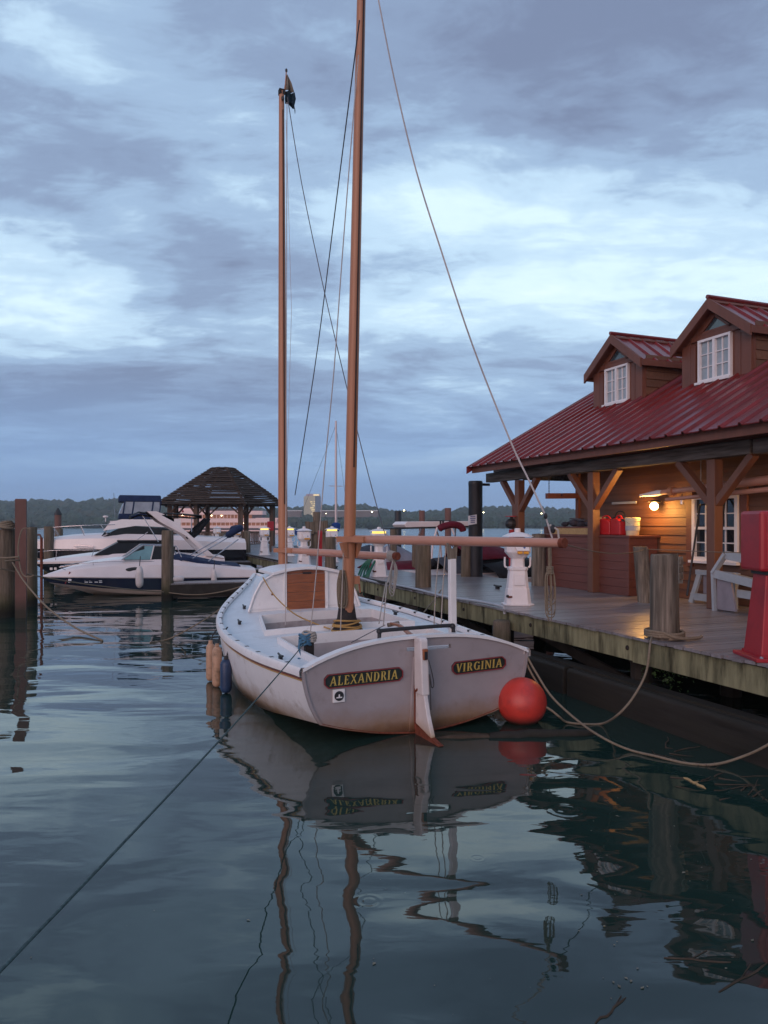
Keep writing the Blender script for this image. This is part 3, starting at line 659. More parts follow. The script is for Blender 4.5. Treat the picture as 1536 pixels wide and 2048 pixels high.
o = thing('lamp_bracket', 'small grey cylinder hanging beside the lamp below the spar', 'light fitting', at(1364, 1000, 14.6), TH)
MB().lathe([(.03, -.09), (.035, -.08), (.035, .06), (.02, .08)], 10).build('body', m_steel, o); MB().tube([(0, 0, .08), (0, 0, .2)], .006, 5).build('cord', m_black, o)
# notched timber swinging from a chain at the end of the wall
o = thing('hanging_timber', 'dark notched timber hung on a chain at the end of the wall', 'timber', dk(10.9, 15.25, 3.22), TH)
q0 = at(1093, 992, 17.6); q1 = dk(10.86, 15.1, 3.20)
lo_ = lambda p: Rz(-TH) @ (V(p)-V(o.location))
MB().beam(lo_(q0), lo_(q0.lerp(q1, .42)), .09, .13).build('timber', m_locker, o); MB().beam(lo_(q0.lerp(q1, .48)), lo_(q1), .09, .13).build('timber', m_locker, o); MB().beam(lo_(q0)-V((0, 0, .035)), lo_(q1)-V((0, 0, .035)), .085, .06).build('timber', m_locker, o)
c0 = q0+V((.06, 0, .06)); 
ch = MB()
for i in range(14): ch.ball(lo_(c0+V((0, 0, .06*i))), .016, 6, 4, (1, .7, 2))
ch.build('chain', m_black, o)
# ------------------------------------------------------------------ pilings
def piling(name, lab, p, top, r, m, lean=(0, 0), z0=None, group=None, taper=.95, cap=None, n=14):
    p = V(p); zb = (-1.2 if z0 is None else z0)
    o = thing(name, lab, 'piling', (p.x, p.y, zb), rnd.uniform(0, 6), group)
    H = top-zb; prof = []
    for i in range(7):
        k = i/6; prof.append((r*(1.03-.06*k)*rnd.uniform(.985, 1.015), H*k))
    prof[-1] = (r*.965, H-.03); prof.append((r*.90, H))
    mb = MB().lathe(prof, n, (0, 0, 0), .045)
    c, s = math.cos(-o.rotation_euler.z), math.sin(-o.rotation_euler.z); lx, ly = lean[0]*c-lean[1]*s, lean[0]*s+lean[1]*c
    for v in mb.v: v.x += lx*v.z/H; v.y += ly*v.z/H
    for i in range(n): mb.v[-1-i].z += rnd.uniform(-.012, .012)
    mb.build('shaft', m, o, smooth=50)
    return o
G1 = 'wooden mooring piles in the water'; G2 = 'pilings along the dock'
Zd = DECK
def piling_dock(px, pyb, top_py, rpx, lab, m=m_pilegrey, lean=(0, 0)):
    p = on(px, pyb, Zd); k = p.y/FPX
    return piling('dock_piling', lab, p, CAMH-(top_py-HOR)*k, rpx*k, m, lean, z0=.98, group=G2), p
front, fp = piling_dock(1329, 1277, 1108, 27, 'thick grey dock piling with rope wound round its foot')
o_, _ = piling_dock(1292, 1205, 1093, 15, 'leaning grey piling between the front piling and the locker', lean=(-.07, .1))
piling_dock(847, 1174, 1082, 16, 'dock piling under the main boom left of the white crutch post', m_pile)
piling_dock(661, 1138, 1074, 11, 'dock piling just left of the main mast', m_pile)
piling_dock(933, 1153, 1083, 11, 'wooden piling hugging the black pipe pile', m_pile)
piling_dock(1077, 1171, 1068, 14, 'grey piling right of the white pedestal behind the boom end', m_pilegrey)
piling_dock(830, 1138, 1074, 6, 'slim piling behind the boom left of the maroon cover', m_pile)
piling_dock(445, 1100, 1066, 6.5, 'short piling by the far pedestal at the left end of the railing', m_pile)
piling_dock(494, 1105, 1062, 7, 'short piling between two lit pedestals', m_pile)
# plaque on the front piling, rope round its foot
k = fp.y/FPX
MB().prism([at(1358, 1113, fp.y-.10), at(1366, 1113, fp.y-.02), at(1366, 1167, fp.y-.02), at(1358, 1167, fp.y-.10)], (-.03, .03, 0)).build('plaque', m_plaque, None).name = 'plaque_plate'
pq = bpy.data.objects['plaque_plate']; pq.name = 'plaque'
inv = (Matrix.Translation(front.location) @ Matrix.Rotation(front.rotation_euler.z, 4, 'Z')).inverted()
pq.data.transform(inv); pq.parent = front
for i in range(3):
    z_ = CAMH-(1124+16*i-HOR)*k
    pr = MB().prism([at(1359, 1119+15*i, fp.y-.106), at(1365, 1119+15*i, fp.y-.046), at(1365, 1129+15*i, fp.y-.046), at(1359, 1129+15*i, fp.y-.106)], (.01, -.01, 0)).build('raised_letters', m_pilegrey, pq); pr.data.transform(inv)
def rope(name, lab, pts, r, m, grp=None, n=8, cat='rope'):
    pts = [V(p) for p in pts]
    o = MB().tube(pts, r, n).build(name, m, None, pts[0], smooth=60, loc=pts[0]); return tag(o, lab, cat, grp)
cpt = V((fp.x, fp.y, Zd)); coil = []
for i in range(0, 66):
    a_ = R(-100)+2*math.pi*i/22
    coil.append(cpt+V((math.cos(a_)*.235, math.sin(a_)*.235, .025+.028*i/22+rnd.uniform(-.003, .003))))
tail = spline([coil[-1], cpt+V((.05, -.27, .05)), cpt+V((.22, -.22, .03)), cpt+V((.40, -.12, .03)), cpt+V((.44, -.10, .05))], 6)
rope('coiled_rope', 'pale rope wound round the foot of the front piling', coil+tail[1:], .021, m_rope)
s0 = cpt+V((-.22, -.15, .04)); edge = at(1300, 1290, 8.95)
rope('hanging_rope', 'slack tan rope dropping from the front piling to the water', spline([s0, edge, at(1292, 1345, 8.85), at(1266, 1395, 8.75), at(1235, 1430, 8.75), on(1205, 1447, .02), on(1165, 1448, .02), on(1133, 1444, .02), at(1118, 1433, 9.15), at(1103, 1421, 9.2), at(1082, 1408, 9.25)], 8), .014, m_rope)
# black wrapped pile with sign
p = on(951, 1153, Zd); k = p.y/FPX; rr_ = 14*k
o = thing('mooring_pile', 'tall black wrapped pile with a bracket and small white sign', 'pile', (p.x, p.y, -1), TH)
MB().lathe([(rr_, 0), (rr_*1.0, 4.6), (rr_*1.03, 4.62), (rr_*1.03, CAMH-(965-HOR)*k+1), (rr_*.95, CAMH-(962-HOR)*k+1)], 20).build('shaft', m_pileblk, o, smooth=45)
MB().box((rr_+.10, -.05, CAMH-(969-HOR)*k+1), (.24, .07, .07)).build('bracket', m_pileblk, o)
sg = MB().prism([V((-.37, -.28, 3.48)), V((-.12, -.30, 3.52)), V((-.12, -.30, 3.78)), V((-.37, -.28, 3.74))], (0, .015, 0)).build('sign', m_sign, o)
for i, (a_, b_) in enumerate(((.04, .2), (.03, .22), (.06, .19), (.05, .2))):
    MB().box((-.245, -.297-.002, 3.73-.055*i), (b_-a_-.02*(i % 2), .008, .024)).build('print_line', m_signb, sg)
# tall brown mooring piles and others across the water
def mpile(px, top, rpx, Y, lab, m, sq=False, cat='pile'):
    k = Y/FPX; x = fx(px)*Y
    o = thing('mooring_pile', lab, cat, (x, Y, -1.2), TH, 'tall mooring piles')
    H = CAMH-(top-HOR)*k+1.2; r = rpx*k
    MB().lathe([(r, 0), (r, H-.02), (r*.93, H)], 4 if sq else 14).build('shaft', m, o, smooth=40 if not sq else None); return o, H, r
mpile(1032, 1006, 8, 25, 'brown square pile behind the white pedestal', m_pilebr, True)
mpile(844, 1021, 6, 34, 'brown pile rising over the covered boats left of the maroon cover', m_pilebr)
mpile(896, 1016, 6.5, 34, 'brown pile rising over the maroon folded cover', m_pilebr)
mpile(796, 1022, 7, 30, 'black wrapped pile right of the fore boom end', m_pileblk)
mpile(787, 1058, 7, 29, 'short wooden pile right of the mast stay beside a black pile', m_pile)
mpile(1098, 1053, 10, 22, 'brown pile top behind the sheet block at the boom end', m_pilebr)
mpile(42, 998, 14, 19.8, 'tall square brown pile rising from the pilings at far left', m_pilebr, True)
o, H, r = mpile(116, 1030, 6.5, 44, 'brown pile with black pointed cap behind the speedboat bow', m_pilebr)
MB().lathe([(r*1.1, H), (r*1.1, H+.08), (r*.5, H+.3), (.03, H+.42)], 12).build('cap', m_black, o)
def wpile(px, pyw, top, rpx, lab, m=m_pile, lean=(0, 0)):
    p = on(px, pyw, 0); k = p.y/FPX
    return piling('wood_pile', lab, p, CAMH-(top-HOR)*k, rpx*k, m, lean, group=G1)
wpile(10, 1233, 1058, 22, 'thick wooden pile at the far left with coiled rope on top')
wpile(34, 1222, 1061, 12, 'dark wooden pile between the square brown pile and the thick left pile')
wpile(60, 1212, 1054, 14, 'wooden pile with looped rope right of the square brown pile')
wpile(98, 1160, 1053, 9.5, 'wooden pile behind the bow of the speedboat')
wpile(118, 1135, 1058, 8, 'short wooden pile under the capped brown pile')
wpile(335, 1200, 1061, 11.5, 'tall wooden pile in front of the white speedboat')
wpile(311, 1150, 1060, 9, 'wooden pile half hidden behind the tall one by the speedboat')
p = on(83, 1205); o = thing('iron_pole', 'thin rusty pole standing in the water beside the left pilings', 'pole', (p.x, p.y, -1), 0)
MB().tube([(0, 0, 0), (0, 0, 1+CAMH-(1075-HOR)*p.y/FPX)], .045, 8).build('shaft', m_rust, o)
q = at(83, 1077, p.y); MB().tube(spline([(0, 0, q.z+1), (-.06, 0, q.z+1.12), (-.16, 0, q.z+1.1)], 4), .03, 8).build('hook', m_pilebr, o)
# dolphin with cap boards
p = on(632, 1135); Yp = 36; o = thing('pile_cluster', 'cluster of piles with dark cross boards behind the fore boom', 'piles', (fx(634)*Yp, Yp, -1), 0)
kk = Yp/FPX
for dx, tp in ((-14, 1044), (0, 1024), (14, 1044)):
    MB().lathe([(.2, 0), (.2, CAMH-(tp-HOR)*kk+1)], 10, (dx*kk, 0, 0)).build('pile', m_pile, o)
for i in range(5): MB().box(((-18+9*i)*kk, -.25, CAMH-(1054-HOR)*kk+1+rnd.uniform(-.05, .05)), (8.2*kk, .1, 24*kk)).build('board', m_pile, o)

# ------------------------------------------------------------------ power pedestals
def pedestal(name, lab, p, m, lit, group, rz=TH, s=1.0):
    o = thing(name, lab, 'pedestal', p, rz, group); b = m
    def sq(prof, mat, nm, par=o, n=8, bev=.008):
        mb = MB()
        vs = []
        for wx, wy, z in prof:
            c = min(wx, wy)*.18
            for a_, d_ in ((-wx/2+c, -wy/2), (wx/2-c, -wy/2), (wx/2, -wy/2+c), (wx/2, wy/2-c), (wx/2-c, wy/2), (-wx/2+c, wy/2), (-wx/2, wy/2-c), (-wx/2, -wy/2+c)): vs.append(V((a_*s, d_*s, z*s)))
        m_ = len(prof)
        mb.add(vs, [(i*8+k, i*8+(k+1) % 8, (i+1)*8+(k+1) % 8, (i+1)*8+k) for i in range(m_-1) for k in range(8)]+[tuple(range(8))[::-1], tuple(range((m_-1)*8, m_*8))])
        return mb.build(nm, mat, par, bevel=bev)
    sq([(.56, .50, 0), (.56, .50, .025)], b, 'base')
    sq([(.46, .42, .02), (.40, .36, .30), (.385, .345, .305), (.32, .29, .63), (.35, .32, .65), (.35, .32, .69), (.20, .2, .71)], b, 'pedestal_body')
    sq([(.24, .22, .70), (.23, .21, .88)], b, 'neck')
    sq([(.26, .24, .86), (.44, .38, .97), (.45, .39, 1.20), (.42, .36, 1.23)], b, 'head')
    if lit: sq([(.36, .31, 1.23), (.36, .31, 1.285)], m_lampy, 'light_lens')
    sq([(.54, .48, 1.255+.03*lit), (.34, .3, 1.31+.02*lit), (.16, .15, 1.335+.02*lit), (.11, .11, 1.34+.02*lit)], b, 'cap')
    MB().lathe([(.055*s, 1.34*s), (.055*s, 1.40*s), (.04*s, 1.41*s)], 12).build('cap_knob', b, o)
    pl = MB().prism([V((-.13*s, -.20*s, 1.17*s)), V((.17*s, -.20*s, 1.17*s)), V((.17*s, -.255*s, 1.00*s)), V((-.05*s, -.255*s, 1.00*s))], (0, .08*s, 0)).build('socket_panel', b, o, bevel=.006)
    if m is m_ped:
        MB().lathe([(.02*s, 0), (.02*s, .006)], 10).build('emblem', m_signb, pl, loc=(.08*s, -.235*s, 1.06*s)).rotation_euler = (R(70), 0, 0)
        for dx in (.0, .11): MB().box((dx*s+.0, -.235*s, .965*s), (.09*s, .02, .05*s), Rx(R(-40))).build('amber_lens', m_amber, o)
    for sx in (-1, 1):
        MB().tube(spline([(sx*.2*s, 0, .69*s), (sx*.235*s, 0, .72*s), (sx*.235*s, 0, .88*s)], 4), .018*s, 8).build('cable_hook', b, o)
    MB().box((0, -.178*s, .47*s), (.19*s, .012, .20*s), Rx(R(-6))).build('access_plate', b, o, bevel=.004)
    MB().tube([(-.14*s, -.20*s, .16*s), (-.22*s, -.22*s, .16*s)], .018*s, 8).build('tap', m_rust, o); MB().ball((-.225*s, -.22*s, .175*s), .028*s, 8, 6).build('tap_handle', m_black, o)
    return o
GP = 'white power pedestals along the dock'
pd = pedestal('power_pedestal', 'large white power pedestal with amber lenses behind the main boom', on(1035, 1209, DECK), m_ped, 0, GP, TH-.35)
pedestal('power_pedestal', 'white power pedestal beside the green hose behind the fore boom end', on(758, 1153, DECK), m_ped, 1, GP, TH-.1)
pedestal('power_pedestal', 'white pedestal with unlit grey-white cap between fore mast and main mast', on(608, 1131, DECK), m_ped, 0, GP, TH)
pedestal('power_pedestal', 'white pedestal with lit yellow top right behind the fore mast', on(579, 1112, DECK), m_ped, 1, GP, TH)
pedestal('power_pedestal', 'white pedestal with lit yellow top and draped hose left of the fore mast', on(529, 1110, DECK), m_ped, 1, GP, TH)
pedestal('power_pedestal', 'white pedestal with lit yellow top left of the short piling', on(473, 1105, DECK), m_ped, 1, GP, TH)
pedestal('power_pedestal', 'white pedestal with lit yellow top behind the piling left of the main mast', on(664, 1124, DECK), m_ped, 1, GP, TH)
pedestal('power_pedestal', 'white pedestal at the end of the navy canvas roll without a lit top', on(434, 1097, DECK), m_ped, 0, GP, TH)
# red pedestal at the right edge
pr = on(1553, 1316, DECK); o = thing('red_pedestal', 'bright red hose pedestal with flared foot at the right edge of the dock', 'pedestal', pr, TH-.42)
MB().box((0, 0, .02), (.70, .62, .04)).build('base', m_redped, o, bevel=.008)
MB().prism([V((-.275, -.24, .04)), V((.275, -.24, .04)), V((.275, .24, .04)), V((-.275, .24, .04))], (0, 0, .03)).build('foot', m_redped, o)
vs = [V((sx*a_, sy*a_*.85, z_)) for a_, z_ in ((.265, .05), (.185, .93)) for sx, sy in ((-1, -1), (1, -1), (1, 1), (-1, 1))]
MB().add(vs, [(3, 2, 1, 0), (4, 5, 6, 7), (0, 1, 5, 4), (1, 2, 6, 5), (2, 3, 7, 6), (3, 0, 4, 7)]).build('column', m_redped, o, bevel=.012)
for x_ in (-.07, .07): MB().beam((x_*1.25, -.232, .1), (x_, -.168, .88), .025, .02, (0, 1, 0)).build('column_rib', m_redped, o)
MB().box((0, 0, .955), (.40, .36, .05)).build('collar', m_black, o)
MB().box((0, 0, 1.30), (.58, .52, .66)).build('hose_box', m_redped, o, bevel=.035)
MB().box((0, -.266, 1.30), (.46, .014, .54)).build('box_door', m_redped, o, bevel=.006)
for x_ in (-.28, .0): MB().lathe([(.02, .04), (.02, .055), (.012, .06)], 8, (x_, -.27, 0)).build('bolt', m_steel, o)
# fire extinguisher posts
for px, pyb, tp, Y, lab in ((640, 1108, 1061, 25.5, 'narrow red post between two lit pedestals behind the fore boom'),):
    k = Y/FPX; o = thing('red_post', lab, 'post', (fx(px)*Y, Y, DECK), TH); z1 = CAMH-(tp-HOR)*k-DECK
    MB().box((0, 0, z1/2), (.12, .12, z1)).build('post', m_redped, o); MB().box((0, -.07, z1-.2), (.11, .05, .3)).build('hose_cabinet', m_redped, o)
o = thing('red_box', 'red life ring box on a post right under the gazebo eave', 'box', at(541, 1100, 40)*1, TH); o.location.z = DECK
k = 40/FPX; MB().box((0, 0, .4), (.1, .1, .8)).build('post', m_gazp, o); MB().box((0, 0, CAMH-(1052-HOR)*k-DECK), (.34, .2, .5)).build('box', m_redped, o, bevel=.02)
o = thing('red_valve', 'red standpipe with dark valve at the foot of the far porch post', 'standpipe', dk(9.9, 16.6, DECK), TH)
MB().tube([(0, 0, 0), (0, 0, 1.35)], .07, 10).build('pipe', m_redped, o); MB().ball((0, 0, 1.5), .14, 10, 8, (1.3, 1, 1)).build('valve', m_black, o); MB().lathe([(.16, 1.68), (.16, 1.70)], 12).build('hand_wheel', m_redped, o); MB().tube([(0, 0, 1.4), (0, 0, 1.69)], .04, 8).build('stem', m_black, o)

# hoses and small things at the dock edge
e0 = on(735, 1168, DECK+.03); hp = [dk(6.56, tq, DECK+.03+.02*math.sin(tq*1.7)) + DN*(.03*math.sin(tq*2.3)) for tq in [19.0-.35*i for i in range(23)]]
rope('edge_hose', 'grey hose lying along the edge of the dock beside the sailboat', [hp[0]+V((-.1, .3, .1))]+hp+[hp[-1]+V((.02, 0, -.12))], .028, m_hose, None, 8, 'hose')
gp = on(758, 1153, DECK)
for i, (dx, lo2) in enumerate(((0, 1190), (.05, 1178), (.1, 1186), (-.04, 1165))):
    a_ = gp+V((-.12, -.1, .62)); b2 = at(728-8*i+dx*60, lo2, gp.y-.45)
    pts = spline([a_, at(738-4*i, 1130, gp.y-.15), at(732-6*i, 1155, gp.y-.4), b2+V((0, 0, .12)), b2, b2+V((.10, 0, .06)), at(738-2*i, 1150, gp.y-.42), a_+V((.05, 0, -.1))], 7)
    if i == 0: gh = thing('green_hose', 'green hose looped from the pedestal over the dock edge', 'hose', gp)
    MB().tube(pts, .026, 7).build('hose_loop', m_hoseg, gh, gp, smooth=60)
for px, pyb, lab in ((672, 1137, 'small black shoe-like cleat beside the piling left of the mast'), (995, 1178, 'dark cleat on the dock edge near the boom')):
    p = on(px, pyb, DECK); o = thing('dock_cleat', lab, 'cleat', p, TH, 'iron cleats on the dock')
    MB().box((0, 0, .03), (.06, .1, .06)).build('foot', m_black, o); MB().tube([(0, -.16, .075), (0, -.06, .07), (0, .06, .07), (0, .16, .075)], .02, 8).build('horns', m_black, o)
o = thing('stub_pile', 'short wooden stub pile at the foot of the dock behind the stern', 'piling', dk(6.45, 11.15, -.8), TH)
MB().lathe([(.165, 0), (.16, 1.3), (.15, 1.62), (.12, 1.65)], 12, (0, 0, 0), .05).build('shaft', m_pile, o, smooth=50)
# ivy under the dock
iv = MB(); rr = random.Random(3)
for i in range(260):
    a_ = rr.gauss(0, .12); bz = rr.uniform(0, 1); c = dk(6.78+rr.uniform(-.12, .08), 7.62+a_*(1.3+bz), .76-.42*bz*rr.random())
    d1 = V((rr.uniform(-1, 1), rr.uniform(-1, 1), rr.uniform(-1, .3))).normalized(); d2 = d1.cross(V((rr.random(), rr.random(), .5))).normalized(); s_ = rr.uniform(.012, .03)
    iv.add([c, c+d1*s_+d2*s_*.6, c+d1*s_*2.1, c+d1*s_-d2*s_*.6], [(0, 1, 2, 3)])
tag(iv.build('ivy', m_leaf, fix=False), 'tuft of green ivy growing under the dock edge', 'plant', None, 'stuff')

# grey painted benches by the wall
def bench(lab, D, t, w_, zt_, tilt, grp='grey painted wooden frames against the boathouse'):
    o = thing('work_bench', lab, 'bench', dk(D, t, DECK), TH, grp); return o
o = bench('low grey wooden frame leaning left of the near porch post', 10.45, 10.55, 1, .6, 0)
for s_ in (0, .95):
    MB().beam((s_*.0, .42-s_, .0), (.12, .30-s_*.9, .62), .05, .10, (0, 1, 0)).build('leg', m_greywood, o)
MB().beam((.02, .44, .12), (.02, -.55, .12), .04, .13).build('lower_rail', m_greywood, o); MB().beam((.10, .40, .58), (.10, -.50, .58), .04, .09).build('upper_rail', m_greywood, o)
MB().box((.14, -.08, .36), (.02, .66, .36)).build('back_panel', m_cgrey, o)
o = bench('grey wooden chair with tilted seat right of the near porch post', 9.85, 9.45, 1, .8, 0)
MB().prism([V((0, .30, .03)), V((0, -.10, .03)), V((0, .02, .60)), V((0, .30, .60))], (.04, 0, 0)).build('side_panel', m_ped if False else m_cgrey, o)
MB().beam((-.02, .33, .0), (-.02, .36, .66), .05, .07, (1, 0, 0)).build('leg', m_greywood, o)
MB().beam((.45, .33, .0), (.45, .33, .62), .05, .07, (1, 0, 0)).build('leg', m_greywood, o)
MB().beam((-.02, .36, .64), (-.02, -.70, .50), .05, .14).build('front_rail', m_greywood, o)
MB().beam((-.02, .36, .64), (.05, .16, .98), .05, .11, (1, 0, 0)).build('arm', m_greywood, o)
MB().beam((.06, .16, .96), (.06, -.72, .86), .05, .14).build('back_rail', m_greywood, o)
MB().beam((.3, .3, .62), (.3, -.70, .5), .16, .03).build('seat_board', m_greywood, o)
MB().beam((.1, -.05, .33), (.1, -.75, .30), .05, .13).build('stretcher', m_greywood, o)
# poles leaning on the window
for i, (a_, b2, lab) in enumerate(((at(1380, 1150, 13.6), at(1400, 1010, 14.1), 'dark pole leaning on the left side of the porch window'), (at(1437, 1135, 13.2), at(1449, 1000, 13.7), 'dark pole leaning in front of the porch window panes'))):
    o = thing('leaning_pole', lab, 'pole', a_, 0, 'dark poles leaning by the window')
    MB().tube([a_+(a_-b2)*.28, a_, b2], .02, 8).build('shaft', m_black, o, a_); MB().tube([b2, b2+V((.10, 0, .015))], .018, 6).build('hook', m_black, o, a_)
# ------------------------------------------------------------------ the sailboat
HEEL = .45; BH = R(23.0); BS = V((.46, 8.9, 0))
sb_ = thing('sailboat', 'white two masted wooden sailboat with grey transom moored beside the dock', 'sailboat', BS, BH)
sb_.rotation_euler = (0, R(-HEEL), BH)
def bw_(p): return BS + Rz(BH) @ (Ry(R(-HEEL)) @ V(p))           # boat point -> world
def bl(p): return Ry(R(HEEL)) @ (Rz(-BH) @ (V(p)-BS))            # world point -> boat
half = [(0, 1.50), (1.0, 1.66), (2.0, 1.76), (3.0, 1.79), (4.0, 1.70), (5.0, 1.47), (6.0, 1.13), (7.0, .72), (8.0, .30), (8.7, .03)]
shr = [(0, .85), (1.5, .82), (3, .86), (4.5, .95), (6, 1.06), (7.5, 1.20), (8.7, 1.34)]
kel = [(0, .00), (.8, -.12), (2, -.32), (4, -.42), (6, -.40), (7.6, -.25), (8.3, .15), (8.7, .9)]
B = lambda s: smooth_tab(half, s); SH = lambda s: smooth_tab(shr, s); KE = lambda s: smooth_tab(kel, s)
pfx = [(1.0, 0), (.99, .14), (.97, .30), (.94, .47), (.90, .62), (.865, .72), (.66, .83), (.40, .93), (.18, .98), (0, 1.0)]
def section(s):
    b, zs, zk = B(s), SH(s), KE(s)
    return [(b*a, zs-(zs-zk)*c) for a, c in pfx]
SS = [0, .35, .8, 1.4, 2, 2.6, 3.2, 3.8, 4.4, 5, 5.6, 6.2, 6.8, 7.4, 7.9, 8.3, 8.6, 8.7]
hull = MB()
for sg_ in (-1, 1): hull.strip([[V((sg_*x, s, z)) for x, z in section(s)] for s in SS])
hull.build('hull', m_hull, sb_, smooth=40)
# transom: crowned board with raised rim
sec0 = section(0)
def crown(x): return .85+.285*(1-(abs(x)/1.5)**2.6)
topx = [1.5-.15*i for i in range(21)]
outl = [V((x, 0, z)) for x, z in sec0[::-1][0:]] ; outl = [V((x, 0, z)) for x, z in reversed(sec0)]           # keel -> starboard sheer
outl += [V((x, 0, crown(x))) for x in topx[1:-1]] + [V((-x, 0, z)) for x, z in sec0[:-1]]
slot = [(-.17, .985), (.36, .985), (.39, 1.005), (.36, 1.03), (-.17, 1.03), (-.20, 1.005)]
def split_transom(y, ext, mat, nm, par):   # board built in strips round the hand slot
    mb = MB()
    def upper(x): return crown(x)
    def lower(x):
        a = abs(x); ps = [(p, q) for p, q in reversed(sec0)]
        return interp(ps, a)
    xs = sorted(set([round(-1.5+.075*i, 4) for i in range(41)]+[-.2, .39]))
    for x0, x1 in zip(xs, xs[1:]):
        xm = (x0+x1)/2
        rngs = [(0, 1)] if not (-.2 < xm < .39) else [('a',), ('b',)]
        for rg in rngs:
            def zz(x, e):
                lo, hi = lower(x), upper(x)
                if rg == (0, 1): return lo if e == 0 else hi
                if rg == ('a',): return lo if e == 0 else .985
                return 1.03 if e == 0 else hi
            q = [V((x0, y, zz(x0, 0))), V((x1, y, zz(x1, 0))), V((x1, y, zz(x1, 1))), V((x0, y, zz(x0, 1)))]
            mb.add(q, [(0, 1, 2, 3)]); mb.add([p+V((0, ext, 0)) for p in q], [(3, 2, 1, 0)])
            if rg == ('a',): mb.add([q[3], q[2], q[2]+V((0, ext, 0)), q[3]+V((0, ext, 0))], [(0, 1, 2, 3)])
            if rg == ('b',): mb.add([q[0], q[1], q[1]+V((0, ext, 0)), q[0]+V((0, ext, 0))], [(0, 1, 2, 3)])
    return mb.build(nm, mat, par, fix=False)
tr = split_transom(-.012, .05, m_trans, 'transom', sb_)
# rim on the crown and down the sides
rim = MB(); cr_ = [V((x, 0, crown(x))) for x in topx]
rim.strip([[p+V((0, -.045, .0)) for p in cr_], [p+V((0, -.045, .035)) for p in cr_], [p+V((0, .09, .035)) for p in cr_], [p+V((0, .09, .0)) for p in cr_], [p+V((0, -.045, .0)) for p in cr_]])
rim.build('transom_cap', m_white, sb_)
for sg_ in (-1, 1):
    e_ = [V((sg_*x*1.004, -.02, z)) for x, z in sec0[:-2]]
    MB().strip([[p+V((0, -.012, 0)) for p in e_], [p+V((-sg_*.03, -.012, 0)) for p in e_], [p+V((-sg_*.03, .03, 0)) for p in e_], [p+V((sg_*.004, .03, 0)) for p in e_], [p+V((0, -.012, 0)) for p in e_]]).build('side_rim', m_trans, sb_)
# stained seam where planks meet the transom bottom
MB().tube(spline([V((x, -.016, z+.004)) for x, z in sec0[::-1][:5]][::-1]+[V((-x, -.016, z+.004)) for x, z in sec0[::-1][1:5]], 3), .012, 6).build('bottom_seam', m_rust, sb_)
# rub rail, toe rail, sheer stripes
def along(off, s0, s1, n=40): return [off(s0+(s1-s0)*i/n) for i in range(n+1)]
for sg_ in (-1, 1):
    def railp(dx, dz): return along(lambda s: V((sg_*(B(s)+dx), s, SH(s)+dz)), -.03, 8.66, 46)
    MB().strip([railp(-.02, -.055), railp(.035, -.05), railp(.04, .015), railp(.02, .05), railp(-.05, .05), railp(-.055, -.02)]).build('rub_rail', m_white, sb_, smooth=50)
    for (dz0, dz1, m_, nm) in ((-.056, -.073, m_black, 'dark_stripe'), (-.074, -.092, m_stripe_r, 'red_stripe'), (-.093, -.108, m_stripe_y, 'yellow_stripe')):
        MB().strip([along(lambda s: V((sg_*(B(s)*1.0+.0035), s, SH(s)+dz0)), 0, 8.6, 46), along(lambda s: V((sg_*(B(s)*.999+.003), s, SH(s)+dz1)), 0, 8.6, 46)]).build(nm, m_, sb_, fix=False)
    sc_ = MB().box((0, 0, 0), (.05, .055, .03)).mesh('scupper', m_black)
    for i in range(17):
        s = .45+.47*i
        dxs = (B(s+.01)-B(s-.01))/.02
        put('scupper', sc_, sb_, V((sg_*(B(s)-.036), s, SH(s)+.038)), (0, 0, -sg_*math.atan(dxs)))
# deck with two wells
def dz(x, s): return SH(s)-.035+.055*(1-min(1, (x/max(B(s), .05))**2))
A0, A1, F0, F1, CB = .42, 2.22, 2.80, 4.06, 4.78
wA = lambda s: 1.20; wF = lambda s: lerp(1.24, 1.02, (s-F0)/(F1-F0))
dk_ = MB()
def dstrip(f0, f1, s0, s1, n=10, m=6):
    rows = []
    for i in range(n+1):
        s = s0+(s1-s0)*i/n; a_, b2 = f0(s), f1(s); rows.append([V((lerp(a_, b2, j/m), s, dz(lerp(a_, b2, j/m), s))) for j in range(m+1)])
    dk_.strip(rows)
Bi = lambda s: B(s)-.03
dstrip(lambda s: -Bi(s), Bi, .04, A0, 3, 12); dstrip(lambda s: -Bi(s), Bi, A1, F0, 4, 12); dstrip(lambda s: -Bi(s), Bi, F1, 8.6, 20, 12)
for sg_ in (-1, 1):
    dstrip(lambda s: sg_*wA(s), lambda s: sg_*Bi(s), A0, A1, 8, 4); dstrip(lambda s: sg_*wF(s), lambda s: sg_*Bi(s), F0, F1, 8, 4)
dk_.build('deck', m_deckp, sb_, smooth=30)
